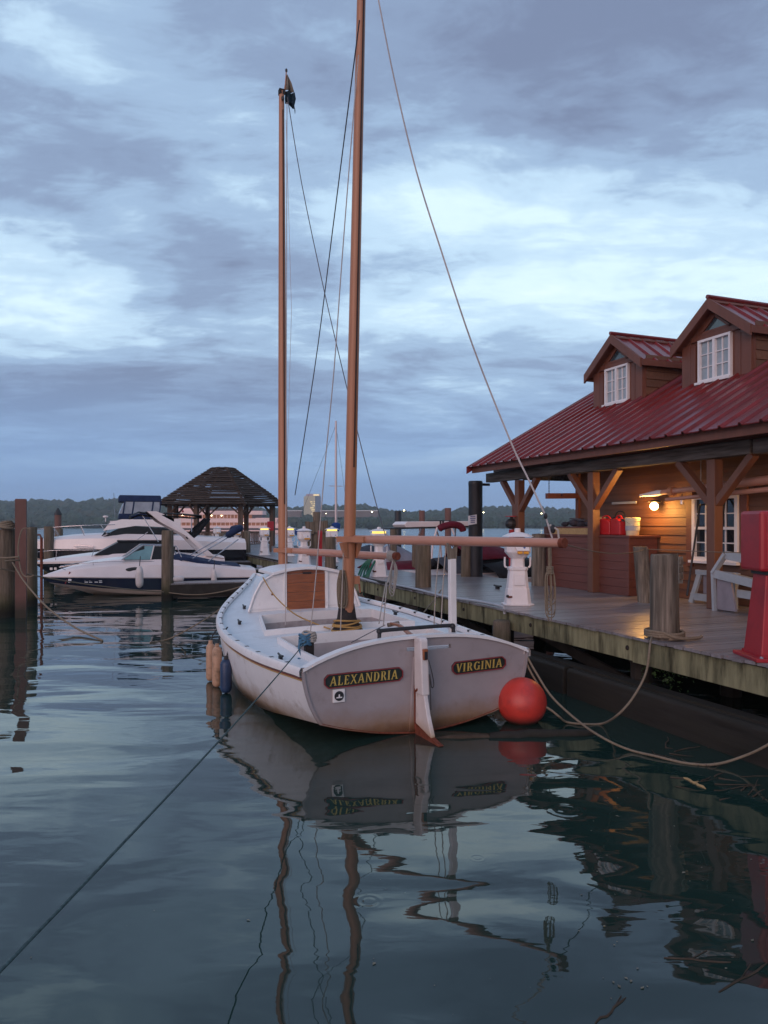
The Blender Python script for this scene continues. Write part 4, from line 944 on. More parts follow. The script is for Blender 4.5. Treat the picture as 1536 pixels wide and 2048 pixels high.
def well(w, s0, s1, nm):
    c = MB(); n = 6
    def p(x, s, h): return V((x, s, dz(x, s)+h))
    loop = [(-w(s0+(s1-s0)*i/n), s0+(s1-s0)*i/n) for i in range(n+1)] + [(w(s1)*(-1+2*i/8), s1) for i in range(1, 8)] + [(w(s1-(s1-s0)*i/n), s1-(s1-s0)*i/n) for i in range(n+1)] + [(w(s0)*(1-2*i/8), s0) for i in range(1, 8)]
    loop.append(loop[0])
    cx_, cs_ = 0, (s0+s1)/2
    def inn(x, s, k=.035): 
        return (x-math.copysign(k, x) if abs(x) > .2 else x, s+(k if s < cs_-.5*(s1-s0)+.02 else (-k if s > cs_+.5*(s1-s0)-.02 else 0)))
    o1 = [p(x, s, -.01) for x, s in loop]; o2 = [p(x, s, .085) for x, s in loop]; i2 = [p(*inn(x, s), .085) for x, s in loop]; i1 = [p(*inn(x, s), -.06) for x, s in loop]
    c.strip([o1, o2, i2, i1]); co = c.build('coaming', m_white, sb_)
    k = MB(); i0 = [V((inn(x, s)[0], inn(x, s)[1], .22)) for x, s in loop]
    k.strip([[v.copy() for v in i1], i0]); k.build('well_side', m_well, sb_)
    MB().box((0, cs_, .21), (2*max(w(s0), w(s1)), s1-s0, .03)).build('sole', m_well, sb_)
well(wF, F0, F1, 'fore'); well(wA, A0, A1, 'aft')
for sg_ in (-1, 1):
    MB().box((sg_*.92, 3.2, .56), (.40, 1.4, .04)).build('side_bench', m_well, sb_); MB().box((sg_*.95, 1.2, .56), (.40, 1.5, .04)).build('side_bench', m_well, sb_)
# cabin
def cabsec(k, s, grow=0, lift=0):
    z0 = SH(s)+.0
    pr_ = [(-1.04, z0), (-.93, z0+.30), (-.80, 1.50), (-.56, 1.635), (-.3, 1.685), (0, 1.705), (.3, 1.685), (.56, 1.635), (.80, 1.50), (.93, z0+.30), (1.04, z0)]
    return [V((x*k*(1+grow), s, (z_ if i in (0, 10) else (z_-z0)*lerp(1, .62, (s-CB)/2.4)+z0)+lift)) for i, (x, z_) in enumerate(pr_)]
MB().strip([cabsec(lerp(1, .42, ((s-CB)/2.3)), s) for s in (CB, 5.3, 5.9, 6.5, 7.05)]).build('cabin_top', m_deckp, sb_, smooth=40)
f_ = cabsec(1, CB); MB().prism(f_, (0, .03, 0)).build('cabin_bulkhead', m_white, sb_)
f_ = cabsec(.42, 7.05); MB().prism(f_, (0, .03, 0)).build('cabin_front', m_white, sb_)
arc = [(-.62, 1.66), (-.4, 1.715), (-.2, 1.74), (0, 1.75), (.2, 1.74), (.4, 1.715), (.62, 1.66)]
MB().prism([V((x, CB-.10, z_)) for x, z_ in arc]+[V((x, CB-.10, z_-.055)) for x, z_ in reversed(arc)], (0, 1.1, 0)).build('sliding_hatch', m_white, sb_, bevel=.01)
for sg_ in (-1, 1):
    q_ = [V((sg_*x, CB-.02, z_)) for x, z_ in ((.40, SH(CB)+.06), (1.0, SH(CB)+.04), (.90, SH(CB)+.32), (.79, 1.48), (.57, 1.61), (.40, 1.635))]
    MB().prism(q_, (0, .018, 0)).build('bulkhead_panel', m_white, sb_, bevel=.006)
    MB().box((sg_*.385, CB-.03, 1.30), (.05, .05, .72)).build('door_post', m_white, sb_)
    MB().tube([V((sg_*(x+.01), CB-.03, z_)) for x, z_ in ((1.03, SH(CB)+.02), (.93, SH(CB)+.3), (.80, 1.50), (.56, 1.635), (.4, 1.66))], .022, 6).build('edge_trim', m_white, sb_)
MB().ball((-.62, CB-.03, 1.27), .018, 8, 6).build('vent_plug', m_rust, sb_)
dr = MB().box((0, CB-.012, 1.31), (.02, .02, .02)).build('cabin_door', m_varn, sb_)
for i in range(4): MB().box((0, CB-.02, 1.045+.163*i), (.715, .03, .159)).build('door_board', m_varn, dr, bevel=.004)
MB().prism([V((x, CB-.018, z_)) for x, z_ in ((-.357, 1.62), (.357, 1.62), (.34, 1.668), (0, 1.69), (-.34, 1.668))], (0, .02, 0)).build('door_head', m_varn, dr)
MB().box((.02, CB-.045, 1.63), (.16, .02, .03)).build('door_pull', m_black, dr)
# masts
def mast(base, s, top, r0, r1, rake, nm):
    pts = [V((base, s-rake*(z-.4), z)) for z in [.4+(top-.4)*i/14 for i in range(15)]]
    rs = [lerp(r0, r1, max(0, (i-3)/11)**1.15) for i in range(15)]
    o = MB().tube(pts, rs, 16).build(nm, m_spar, sb_, smooth=60)
    return o, lambda z: V((base, s-rake*(z-.4), z))
mm, MP = mast(-.03, 2.55, 11.7, .088, .055, .084, 'main_mast')
fm, FP = mast(-.02, 6.25, 10.98, .092, .052, .018, 'fore_mast')
# sail track on both masts, aft face
for P_, z0, z1, r_, pr_ in ((MP, 3.35, 11.4, .086, mm), (FP, 2.9, 10.6, .09, fm)):
    tp_ = 11.7 if pr_ is mm else 10.98; r1_ = .055 if pr_ is mm else .052; mb = MB(); prev_ = None; b0_ = .088 if pr_ is mm else .092
    for i in range(17):
        z_ = lerp(z0, min(z1, tp_-.3), i/16); k_ = max(0, ((z_-.4)/(tp_-.4)*14-3)/11); q_ = P_(z_)+V((.012, -lerp(b0_, r1_, k_**1.15)-.001, 0))
        if prev_ is not None: mb.beam(prev_, q_, .022, .016, (0, 1, 0))
        prev_ = q_
    mb.build('sail_track', m_track, pr_)
# boot and rope coils at the main mast
dzm = dz(0, 2.55)
MB().lathe([(.235, dzm+.0), (.215, dzm+.05), (.15, dzm+.22), (.12, dzm+.42), (.112, dzm+.44)], 18, (-.03, 2.53, 0), .03).build('mast_boot', m_boot, sb_, smooth=50)
cl = []
for i in range(80):
    a_ = 2*math.pi*i/20; rr_ = .245-.018*(i/20)+.012*math.sin(i*1.3); cl.append(V((-.03+math.cos(a_)*rr_, 2.53+math.sin(a_)*rr_, dzm+.03+.042*i/20+.015*math.sin(a_*.5+i*.3))))
MB().tube(cl, .014, 6).build('rope_coil', m_ropeo, sb_, smooth=60)
# boom, jaws, crutch
zb_ = 2.27
bj = bl(at(700, 1084, 11.1)); be = bl(at(1122, 1086, 7.95)); bc = bl(at(904, 1085, 9.25))
jaw = MP(2.28)
bo = MB().tube([jaw+V((.05, -.10, 0)), jaw.lerp(be, .3)+V((0, 0, .0)), jaw.lerp(be, .7), be], [.060, .064, .060, .050], 14).build('main_boom', m_boom, sb_, smooth=60)
dB = (be-jaw).normalized(); sB = dB.cross(V((0, 0, 1))).normalized()
for sg_ in (-1, 1):
    MB().beam(jaw-dB*.16+sB*sg_*.105, jaw+dB*.45+sB*sg_*.05, .045, .085).build('jaw', m_spar, bo)
    MB().prism([jaw+sB*sg_*.085+V((0, 0, -.04)), jaw+sB*sg_*.19+V((0, 0, -.05)), jaw+sB*sg_*.16+V((0, 0, -.14)), jaw+sB*sg_*.10+V((0, 0, -.26)), jaw+sB*sg_*.085+V((0, 0, -.28))], dB*.07).build('jaw_chock', m_spar, sb_)
MB().tube([be-dB*.005, be+dB*.05], .056, 14).build('end_band', m_rust, bo)
for kx in (.36, .62, .86): q_ = jaw.lerp(be, kx); MB().box(q_-sB*.0+V((0, -.055, .0)), (.03, .03, .02)).build('boom_eye', m_black, bo)
ct = bl(at(904, 1100, 9.25)); cb0 = V((ct.x, ct.y, dz(ct.x, .15)-.05))
MB().beam(cb0, V((ct.x, ct.y, ct.z-.11)), .085, .075, (0, 1, 0)).build('boom_crutch', m_white, sb_, bevel=.008)
MB().prism([V((ct.x-.05, ct.y-.03, ct.z-.115)), V((ct.x+.05, ct.y-.03, ct.z-.115)), V((ct.x+.065, ct.y-.03, ct.z+.09)), V((ct.x+.03, ct.y-.03, ct.z+.02)), V((ct.x-.03, ct.y-.03, ct.z+.02)), V((ct.x-.065, ct.y-.03, ct.z+.09))], (0, .06, 0)).build('crutch_fork', m_pilegrey, sb_)
# fore boom
fj = FP(1.99); fe = bl(at(790, 1112, 12.0))
fb_ = MB().tube([fj+V((.03, -.08, 0)), fj.lerp(fe, .5), fe], [.058, .06, .05], 12).build('fore_boom', m_boom, sb_, smooth=60)
dF = (fe-fj).normalized(); sF = dF.cross(V((0, 0, 1))).normalized()
for sg_ in (-1, 1): MB().beam(fj-dF*.15+sF*sg_*.105, fj+dF*.4+sF*sg_*.05, .045, .08).build('jaw', m_spar, fb_)
MB().tube([fe, fe+dF*.07], .065, 12).build('end_band', m_rust, fb_)
MB().beam(fj.lerp(fe, .25)+V((0, 0, -.062)), fj.lerp(fe, .92)+V((0, 0, -.06)), .02, .02).build('boom_track', m_varn, fb_)
rp = MB()
for i in range(5):
    q_ = fe-dF*(.02+.022*i); rp.tube([q_+(sF*math.cos(a_)+V((0, 0, 1))*math.sin(a_))*(.066+.003*i) for a_ in [2*math.pi*j/12 for j in range(13)]], .013, 5)
for i in range(6):
    a_ = fe-dF*.05+V((0, 0, -.05)); w_ = .03+.012*i; rp.tube(spline([a_, a_+sF*w_+V((0, 0, -.22-.05*i)), a_+V((0, 0, -.34-.05*i)), a_-sF*w_+V((0, 0, -.2)), a_], 4), .009, 5)
rp.build('sheet_lashing', m_ropew, fb_)
# rope bundle on the main mast, cleats
rp = MB(); c_ = MP(1.62)+V((-.13, -.06, 0))
for i in range(9):
    w_ = .03+.008*(i % 4); x_ = rnd.uniform(-.03, .03); y_ = rnd.uniform(-.04, .03)
    rp.tube(spline([c_+V((x_, y_, .20)), c_+V((x_-w_, y_, .0)), c_+V((x_-w_*.7, y_, -.28-.03*(i % 3))), c_+V((x_+w_, y_, -.3)), c_+V((x_+w_, y_, 0)), c_+V((x_, y_, .2))], 4), .011, 5)
rp.build('halyard_bundle', m_rope, sb_)
MB().box(MP(1.66)+V((.12, -.02, 0)), (.09, .06, .12)).build('mast_cleat', m_spar, mm); MB().beam(MP(1.62)+V((.16, -.02, .02)), MP(1.62)+V((.175, -.02, -.16)), .025, .025).build('belaying_pin', m_varn, mm)
MB().tube([MP(1.0)+V((-.12, .0, 0)), MP(1.0)+V((-.12, .0, .02))], .02, 6).build('mast_eye', m_black, mm)
# traveller horse (black pipe) on the transom
ya = .12
MB().tube(spline([V((-.50, ya, dz(-.5, ya)+.0)), V((-.50, ya, 1.19)), V((-.485, ya, 1.225)), V((-.45, ya, 1.235)), V((.0, ya, 1.24)), V((.44, ya, 1.24)), V((.485, ya, 1.228)), V((.50, ya, 1.19)), V((.50, ya, dz(.5, ya))) ], 4), .024, 10).build('traveller_bar', m_black, sb_, smooth=60)
for x_ in (-.50, .49): MB().ball((x_, ya, 1.228), .037, 10, 8).build('bar_elbow', m_black, sb_)
# tiller
ta, tb = bl(at(782, 1247, 10.3)), bl(at(846, 1290, 9.15))
MB().tube(spline([ta, ta.lerp(tb, .3)+V((0, 0, .05)), ta.lerp(tb, .6)+V((0, 0, .03)), tb], 6), [.022+.014*i/18 for i in range(19)], 10).build('tiller', m_varn, sb_, smooth=60)
MB().tube([ta-V((.05, 0, .02)), ta+V((.12, .0, .0))], .03, 8).build('tiller_lashing', m_pilegrey, sb_)
# rudder and stern post
ra = R(2)
rud = thing('rudder', None, None, (-.085, -.035, 0), ra); rud.parent = sb_
def rp_(pts, w0, w1, m_, nm, bev=.01):
    return MB().prism([V((w0, y, z_)) for y, z_ in pts], (w1-w0, 0, 0)).build(nm, m_, rud, bevel=bev)
m_rud = M('white_rudder_paint', (.66, .60, .59), .42, .07, 4, bump=.06, dirt=(.42, .36, .34), dscale=5, dthr=(.58, .8), wl=[((.40, .24, .10), .0, .22, .12, 7)])
rp_([(-.03, .50), (-.03, 1.13), (-.05, 1.17), (-.17, 1.17), (-.20, 1.14), (-.24, .50)], -.05, .05, m_rud, 'rudder_head', .015)
rp_([(-.015, .13), (-.02, .55), (-.10, .585), (-.22, .54), (-.30, .28), (-.40, .07), (-.40, .045)], -.028, .028, m_rud, 'rudder_blade')
rp_([(-.012, .125), (-.40, .05), (-.50, .028), (-.60, .012), (-.56, -.03), (-.40, -.08), (.0, -.04)], -.03, .03, m_rust, 'rudder_foot', .006)
MB().box((.0, -.215, .98), (.06, .05, .13)).build('tiller_socket', m_varn, rud, bevel=.008); MB().box((.0, -.243, .97), (.035, .01, .09)).build('socket_hole', m_black, rud)
MB().tube(spline([V((-.02, -.03, .60)), V((-.05, -.06, .52)), V((-.05, -.12, .56))], 4), .014, 6).build('gudgeon', m_rust, rud); MB().tube([V((-.03, -.01, .58)), V((-.03, -.01, .06))], .011, 6).build('pintle_rod', m_rust, rud)
MB().tube(spline([V((.03, -.245, .92)), V((.07, -.26, .75)), V((.09, -.26, .62)), V((.06, -.26, .60)), V((.04, -.25, .75)), V((.05, -.25, .5)), V((.055, -.25, .33))], 6), .006, 5).build('lanyard', m_black, rud)
MB().prism([V((-.19, -.03, .02)), V((-.0, -.03, .02)), V((-.04, -.03, .92)), V((-.12, -.03, .92))], (0, .03, 0)).build('stern_post', m_trans, sb_, bevel=.012)
# nameplates
def letter_polys(ch):
    P = []; TK, TN = .155, .075
    def bar(x0, y0, x1, y1, w): P.append([(x0-w/2, y0), (x0+w/2, y0), (x1+w/2, y1), (x1-w/2, y1)])
    def rect(x0, y0, x1, y1): P.append([(x0, y0), (x1, y0), (x1, y1), (x0, y1)])
    def serif(x, y, w): rect(x-w/2, y if y < .5 else y-.05, x+w/2, y+.05 if y < .5 else y)
    def arc(cx_, cy, rx, ry, a0, a1, w0, w1, n=12):
        for i in range(n):
            t0, t1 = a0+(a1-a0)*i/n, a0+(a1-a0)*(i+1)/n
            def th(t): return w1+(w0-w1)*abs(math.cos(t))
            q = []
            for t_, e in ((t0, 1), (t1, 1), (t1, 0), (t0, 0)):
                k = th(t_)*(0 if e else 1); q.append((cx_+math.cos(t_)*(rx-k), cy+math.sin(t_)*(ry-k)))
            P.append(q)
    pi = math.pi
    if ch == 'A': bar(.08, 0, .40, 1, TN); bar(.70, 0, .40, 1, TK); rect(.22, .30, .60, .37); serif(.08, 0, .2); serif(.70, 0, .28); W = .80
    elif ch == 'L': bar(.17, 0, .17, 1, TK); rect(.1, 0, .58, .06); P.append([(.50, 0), (.58, 0), (.62, .26), (.57, .26)]); serif(.17, 1, .3); serif(.12, 0, .2); W = .62
    elif ch == 'E':
        bar(.17, 0, .17, 1, TK); rect(.04, 0, .58, .06); rect(.04, .94, .56, 1); rect(.2, .48, .44, .54); P.append([(.51, 0), (.58, 0), (.62, .24), (.57, .24)]); P.append([(.52, .78), (.57, .78), (.57, 1), (.50, 1)]); rect(.42, .40, .46, .62); W = .64
    elif ch == 'X': bar(.68, 0, .14, 1, TK); bar(.08, 0, .68, 1, TN); serif(.09, 0, .2); serif(.68, 0, .24); serif(.15, 1, .26); serif(.68, 1, .2); W = .78
    elif ch == 'N': bar(.14, 0, .14, 1, TN); bar(.70, 0, .16, 1, TK*.95); bar(.72, 0, .72, 1, TN); serif(.14, 0, .22); serif(.72, 1, .22); serif(.1, 1, .18); W = .84
    elif ch == 'D': bar(.17, 0, .17, 1, TK); rect(.04, 0, .38, .055); rect(.04, .945, .38, 1); arc(.36, .5, .37, .5, -pi/2, pi/2, TK, .055); W = .78
    elif ch == 'R':
        bar(.17, 0, .17, 1, TK); rect(.04, .945, .36, 1); rect(.2, .46, .38, .51); arc(.36, .73, .25, .27, -pi/2, pi/2, TK*.9, .05); P.append([(.34, .48), (.46, .50), (.74, .0), (.57, .0)]); serif(.17, 0, .28); W = .74
    elif ch == 'I': bar(.16, 0, .16, 1, TK); serif(.16, 0, .29); serif(.16, 1, .29); W = .34
    elif ch == 'V': bar(.38, 0, .12, 1, TK); bar(.38, 0, .66, 1, TN); serif(.12, 1, .27); serif(.66, 1, .2); W = .74
    elif ch == 'G': arc(.42, .5, .38, .5, R(48), R(318), TK, .055, 18); bar(.68, .05, .68, .45, TK*.85); serif(.68, .45, .26); P.append([(.66, .74), (.70, .74), (.70, .96), (.62, .88)]); W = .82
    return P, W
def nameplate(text, x0, x1, z0, z1, tilt, nm):
    y = -.03; w_, h_ = x1-x0, z1-z0; c = .045
    sh = [(x0+c, z0), (x1-c, z0), (x1, z0+c), (x1, z1-c), (x1-c, z1), (x0+c, z1), (x0, z1-c), (x0, z0+c)]
    cx_, cz = (x0+x1)/2, (z0+z1)/2
    def T(x, z_, yy): dx, dz_ = x-cx_, z_-cz; return V((cx_+dx*math.cos(tilt)-dz_*math.sin(tilt), yy, cz+dx*math.sin(tilt)+dz_*math.cos(tilt)))
    o = MB().prism([T(x, z_, y) for x, z_ in sh], (0, .018, 0)).build('nameplate', m_plate, sb_)
    ins = [(cx_+(x-cx_)*(1-.017/w_), cz+(z_-cz)*(1-.017/h_)) for x, z_ in sh]; n = len(sh); mb = MB()
    oo = [T(x, z_, y-.016) for x, z_ in sh]; ii = [T(x, z_, y-.016) for x, z_ in ins]; ob_ = [T(x, z_, y+.002) for x, z_ in sh]; ib = [T(x, z_, y+.002) for x, z_ in ins]
    cyc = lambda a: a+[a[0]]
    mb.strip([cyc(ob_), cyc(oo), cyc(ii), cyc(ib)]); mb.build('plate_border', m_redtrim, o)
    hh = h_*.66; polys = []; pen = 0
    for ch in text:
        P, W = letter_polys(ch); polys.append((pen, P)); pen += W+.16
    pen -= .16; sx = (w_*.86)/pen
    for k, (px_, P) in enumerate(polys):
        mb = MB()
        for q in P:
            pts = [(x0+w_*.07+(px_+x+.10*(z_-.5))*sx, cz+(z_-.5)*hh) for x, z_ in q]
            f = [T(x, z_, y-.011) for x, z_ in pts]; mb.prism(f, (0, .012, 0))
        mb.build('letter', m_gold, o)
nameplate('ALEXANDRIA', -1.245, -.265, .645, .805, R(.8), 'a'); nameplate('VIRGINIA', .40, 1.16, .665, .82, R(1.5), 'b')
# square badge under the left plate
bd = MB().box((-1.07, -.024, .545), (.145, .024, .15)).build('light_badge', m_white, sb_, bevel=.004)
MB().lathe([(.056, 0), (.056, .008)], 20).build('badge_disc', m_black, bd, loc=(-1.07, -.036, .545)).rotation_euler = (R(90), 0, 0)
MB().prism([V((-1.105, -.046, .522)), V((-1.035, -.046, .522)), V((-1.035, -.046, .535)), V((-1.105, -.046, .535))], (0, .004, 0)).build('badge_mark', m_white, bd)
MB().prism([V((-1.08, -.046, .535)), V((-1.06, -.046, .535)), V((-1.064, -.046, .565)), V((-1.076, -.046, .565))], (0, .004, 0)).build('badge_mark', m_white, bd)
# samson post on the port quarter with blue and white rope
sp_ = bl(at(618, 1310, 9.55)); spx, spy = sp_.x, sp_.y
MB().box((spx, spy, dz(spx, spy)+.10), (.11, .11, .32)).build('samson_post', m_boot, sb_, bevel=.01)
rp = MB(); c_ = V((spx, spy, dz(spx, spy)+.24))
for i in range(5): rp.tube([c_+V((math.cos(a_)*(.085+.01*math.sin(i)), math.sin(a_)*.085, -.05+.024*i+.01*math.sin(a_*2+i))) for a_ in [2*math.pi*j/14 for j in range(15)]], .015, 6)
rp.build('white_lashing', m_ropew, sb_)
rp = MB()
for i in range(5): rp.tube([c_+V((-.06+math.cos(a_)*.075, -.03+math.sin(a_)*.075, -.09+.03*i+.012*math.sin(a_*3+i))) for a_ in [2*math.pi*j/14 for j in range(15)]], .014, 6)
rp.tube(spline([c_+V((-.1, -.05, 0)), c_+V((-.16, -.08, -.12)), c_+V((-.12, -.12, -.26)), c_+V((-.2, -.2, -.24))], 5), .014, 6)
rp.build('blue_lashing', m_ropeb, sb_)
# deck cleats and loose line on deck
for x_, s in ((-1.45, 1.1), (1.45, 1.1), (-1.38, 3.9), (1.38, 3.9), (-1.02, 5.2)):
    o = MB().box((x_, s, dz(x_, s)+.02), (.04, .07, .05)).tube([(x_, s-.11, dz(x_, s)+.06), (x_, s-.04, dz(x_, s)+.05), (x_, s+.04, dz(x_, s)+.05), (x_, s+.11, dz(x_, s)+.06)], .014, 6).build('deck_cleat', m_black, sb_)
def dl(pts, r, m_, nm): MB().tube(spline([V((x, s, dz(x, s)+.015)) for x, s in pts], 6), r, 6).build(nm, m_, sb_, smooth=60)
dl([(-.35, 2.45), (-.55, 2.35), (-.7, 2.45), (-.62, 2.57), (-.4, 2.53), (-.5, 2.41), (-.75, 2.39)], .009, m_ropew, 'loose_line')
# standing and running rigging
def rig(pts, r, m_, nm): MB().tube([bl(p) for p in pts], r, 6).build(nm, m_, sb_, smooth=60)
mh = bw_(MP(11.5)); fh = bw_(FP(10.75))
def pxl(pts, Ya, Yb, k=6):
    n = len(pts)-1; return spline([at(x, y, lerp(Ya, Yb, i/n)) for i, (x, y) in enumerate(pts)], k)
lift = [(1105, 1062), (1060, 965), (1020, 880), (945, 690), (882, 500), (832, 340), (790, 165), (757, 0), (735, -120)]
rig([bw_(be-dB*.1)]+pxl(lift, 8.1, mh.y, 5)[2:], .011, m_line, 'topping_lift')
rig(pxl([(783, 1108), (760, 1035), (728, 915), (690, 760), (648, 580), (603, 365), (575, 195)], 12.1, fh.y+.0, 4), .009, m_wire, 'fore_topping_lift')
rig(pxl([(719, 40), (692, 250), (664, 470), (636, 690), (606, 890), (590, 990)], mh.y-.6, 15.2, 4), .009, m_wire, 'spring_stay')
rig(pxl([(717, 110), (702, 290), (684, 520), (668, 740), (650, 930), (632, 1150), (621, 1262)], mh.y-.6, 9.9, 4), .0075, m_line, 'halyard')
rig(pxl([(574, 205), (573, 600), (572, 1000), (571, 1250)], fh.y-.1, 11.6, 5), .008, m_line, 'fore_halyard')
rig(pxl([(572, 240), (583, 620)], fh.y-.1, 14.1, 2)+pxl([(583, 620), (571, 1050)], 14.1, 14.2, 2), .004, m_line, 'flag_halyard')
rig(sag(at(687, 1095, 11.0), at(681, 1262, 10.9), 0), .008, m_ropew, 'downhaul')
rig(pxl([(526, 1155), (548, 1190), (585, 1225), (625, 1245), (660, 1258)], 13.0, 11.2, 6), .011, m_ropeo, 'ochre_line')
rig(pxl([(772, 1165), (764, 1210), (758, 1247)], 11.9, 10.7, 4), .009, m_ropew, 'fore_sheet'); rig(pxl([(774, 1165), (770, 1210), (767, 1250)], 11.9, 10.7, 4), .009, m_ropew, 'fore_sheet'); rig(pxl([(786, 1120), (775, 1165)], 12, 11.9, 2), .012, m_ropew, 'fore_sheet')
rig(pxl([(770, 1250), (735, 1268), (703, 1285)], 10.5, 9.6, 4), .006, m_wire, 'shock_cord')
rig(pxl([(880, 1092), (872, 1170), (868, 1253)], 9.45, 9.35, 3), .007, m_ropew, 'main_sheet'); rig(pxl([(892, 1092), (886, 1170), (882, 1256)], 9.4, 9.3, 3), .007, m_ropew, 'main_sheet')
# block and coil hanging at the boom end
bev_ = bw_(be); rp = MB()
for i in range(9):
    x0 = bev_.x-.12+rnd.uniform(-.02, .03); yy = bev_.y-.0+rnd.uniform(-.03, .03); w_ = .022+.01*(i % 4); lo3 = -.50-.035*i
    rp.tube(spline([V((x0, yy, bev_.z-.05)), V((x0+.0, yy, bev_.z-.28)), V((x0-w_, yy, bev_.z-.36)), V((x0-w_*.9, yy, bev_.z+lo3)), V((x0, yy, bev_.z+lo3-.06)), V((x0+w_, yy, bev_.z+lo3)), V((x0+w_*.8, yy, bev_.z-.36)), V((x0, yy, bev_.z-.28))], 4), .006, 5)
for k in range(5): rp.tube([V((bev_.x-.12+math.cos(a_)*.035, bev_.y+math.sin(a_)*.035, bev_.z-.26-.017*k)) for a_ in [2*math.pi*j/10 for j in range(11)]], .008, 5)
for v in rp.v: v.xyz = bl(v)
rp.build('hanging_coil', m_rope, sb_)
bk = MB().ball(bl(at(1106, 1058, 8.05)), .03, 8, 6, (1, 1, 1.7)).build('sheet_block', m_black, sb_); MB().ball(bl(at(1091, 1032, 8.15)), .022, 8, 6, (1, 1, 1.6)).build('sheet_block', m_black, sb_)
MB().tube([bl(at(1119, 1088, 7.98)), bl(at(1116, 1060, 8.0)), bl(at(1100, 1050, 8.08))], .012, 6).build('end_lashing', m_ropew, sb_)
# mast head gear and burgee
c_ = FP(10.98); MB().box(c_+V((-.0, 0, -.02)), (.11, .10, .10)).build('mast_cap', m_boot, fm); MB().tube([c_+V((.06, 0, -.05)), c_+V((.10, 0, .42))], .012, 6).build('flag_staff', m_varn, fm); MB().ball(c_+V((.10, 0, .43)), .025, 8, 6, (1, 1, 1.6)).build('truck', m_black, fm)
MB().ball(c_+V((0, -.08, -.18)), .03, 8, 6, (1, 1, 1.5)).build('halyard_block', m_black, fm)
def cloth(pts_l, pts_r, nm, m_, ph):
    n = len(pts_l); rows = []
    for a_, b2, i in zip(pts_l, pts_r, range(n)): rows.append([a_.lerp(b2, j/6)+V((0, .05*math.sin(j*1.7+i*.9+ph), 0)) for j in range(7)])
    o = MB().strip(rows).build(nm, m_, fm, fix=False, smooth=180)
    s_ = o.modifiers.new('thick', 'SOLIDIFY'); s_.thickness = .006; return o
f0 = c_+V((.10, -.0, .34)); 
cloth([f0, f0+V((-.02, 0, -.14)), f0+V((-.045, 0, -.30))], [f0+V((.02, 0, -.02)), f0+V((.09, 0, -.16)), f0+V((.155, 0, -.335))], 'burgee_hoist', m_flagt, 0)
cloth([f0+V((-.01, 0, -.30)), f0+V((-.02, 0, -.44)), f0+V((-.02, 0, -.56)), f0+V((.10, 0, -.54))], [f0+V((.155, 0, -.335)), f0+V((.18, 0, -.44)), f0+V((.16, 0, -.55)), f0+V((.18, 0, -.70))], 'burgee_fly', m_flagd, 1)

# fenders along the port side, red buoy
def fender(lab, p, r, h, m_, tilt=0):
    o = thing('fender', lab, 'fender', p, 0, 'fenders hung on the sailboat'); 
    MB().lathe([(.02, 0), (r*.7, .015), (r*.95, .05), (r, .09), (r, h*.5), (r, h-.07), (r*.85, h-.03), (r*.5, h)], 14).build('body', m_, o, smooth=60)
    MB().tube([(0, 0, h), (.03, .03, h+.13), (.16, .02, h+.30)], .012, 6).build('lanyard', m_black, o); MB().lathe([(.035, h-.01), (.03, h+.05)], 10).build('eye', m_black if m_ is m_fendb else m_, o)
    return o
fender('tan fender nearest the camera among the two tan ones', at(434, 1374, 11.35), .075, .62, m_fendt)
fender('tan fender half hidden behind the other tan one', at(421, 1362, 11.75), .07, .60, m_fendt)
fender('dark blue fender hanging at the sailboat port side', at(452, 1386, 10.93), .085, .50, m_fendb)
bc_ = V((1.75, 9.35, .25)); o = thing('mooring_buoy', 'big red ball buoy floating at the starboard corner of the transom', 'buoy', bc_)
MB().ball((0, 0, 0), .31, 32, 20, (1, 1, 1)).build('ball', m_buoy, o, smooth=180); MB().lathe([(.06, .30), (.05, .34), (.03, .36)], 12).build('eye', m_black, o)
o.rotation_euler = (R(-50), R(20), 0)
# mooring lines
c1 = bw_((1.50, .0, .80))
rope('mooring_line', 'long pale mooring line from the stern corner drooping across the water', spline([c1, at(1072, 1345, 9.3), at(1105, 1395, 9.0), at(1160, 1445, 8.6), at(1210, 1478, 8.2), on(1260, 1500, .02), on(1310, 1512, .02), on(1370, 1526, .01), on(1425, 1529, .02), at(1480, 1515, 7.6), at(1540, 1487, 7.4), at(1640, 1420, 7.1)], 8), .0135, m_rope, 'mooring lines')
rope('mooring_line', 'short tan line from the stern corner down to the red buoy', spline([c1+V((-.02, .02, -.05)), at(1062, 1345, 9.45), at(1078, 1372, 9.4)], 5), .013, m_rope, 'mooring lines')
sp0 = bw_((spx-.05, spy-.06, dz(spx, spy)+.2))
g1 = at(0, 1928, 2.25); rope('mooring_line', 'long blue green mooring line from the port quarter to the lower left', [sp0.lerp(g1+(g1-sp0)*.12, i/20)-V((0, 0, .16*4*(i/20)*(1-i/20)*.35)) for i in range(21)], .0062, m_ropet, 'mooring lines')
rope('mooring_line', 'slack tan line from the left pilings dipping into the water', spline([at(25, 1125, 19.5), at(50, 1165, 19), at(95, 1215, 18), at(150, 1255, 17), on(205, 1281, .01)], 8), .022, m_rope, 'mooring lines')
rope('mooring_line', 'tan line crossing from the left pilings to the finger pier', sag(at(0, 1137, 19.3), at(330, 1184, 24.3), .1)+sag(at(332, 1184, 24.2), at(545, 1143, 24.9), .35)[1:], .018, m_rope, 'mooring lines')
rope('mooring_line', 'slack line from the sailboat bow to the water left of the fenders', spline([bw_((-1.20, 5.7, 1.07)), at(440, 1218, 16), at(400, 1245, 15.6), at(340, 1277, 15.9), on(300, 1285, .01)], 6), .014, m_rope, 'mooring lines')
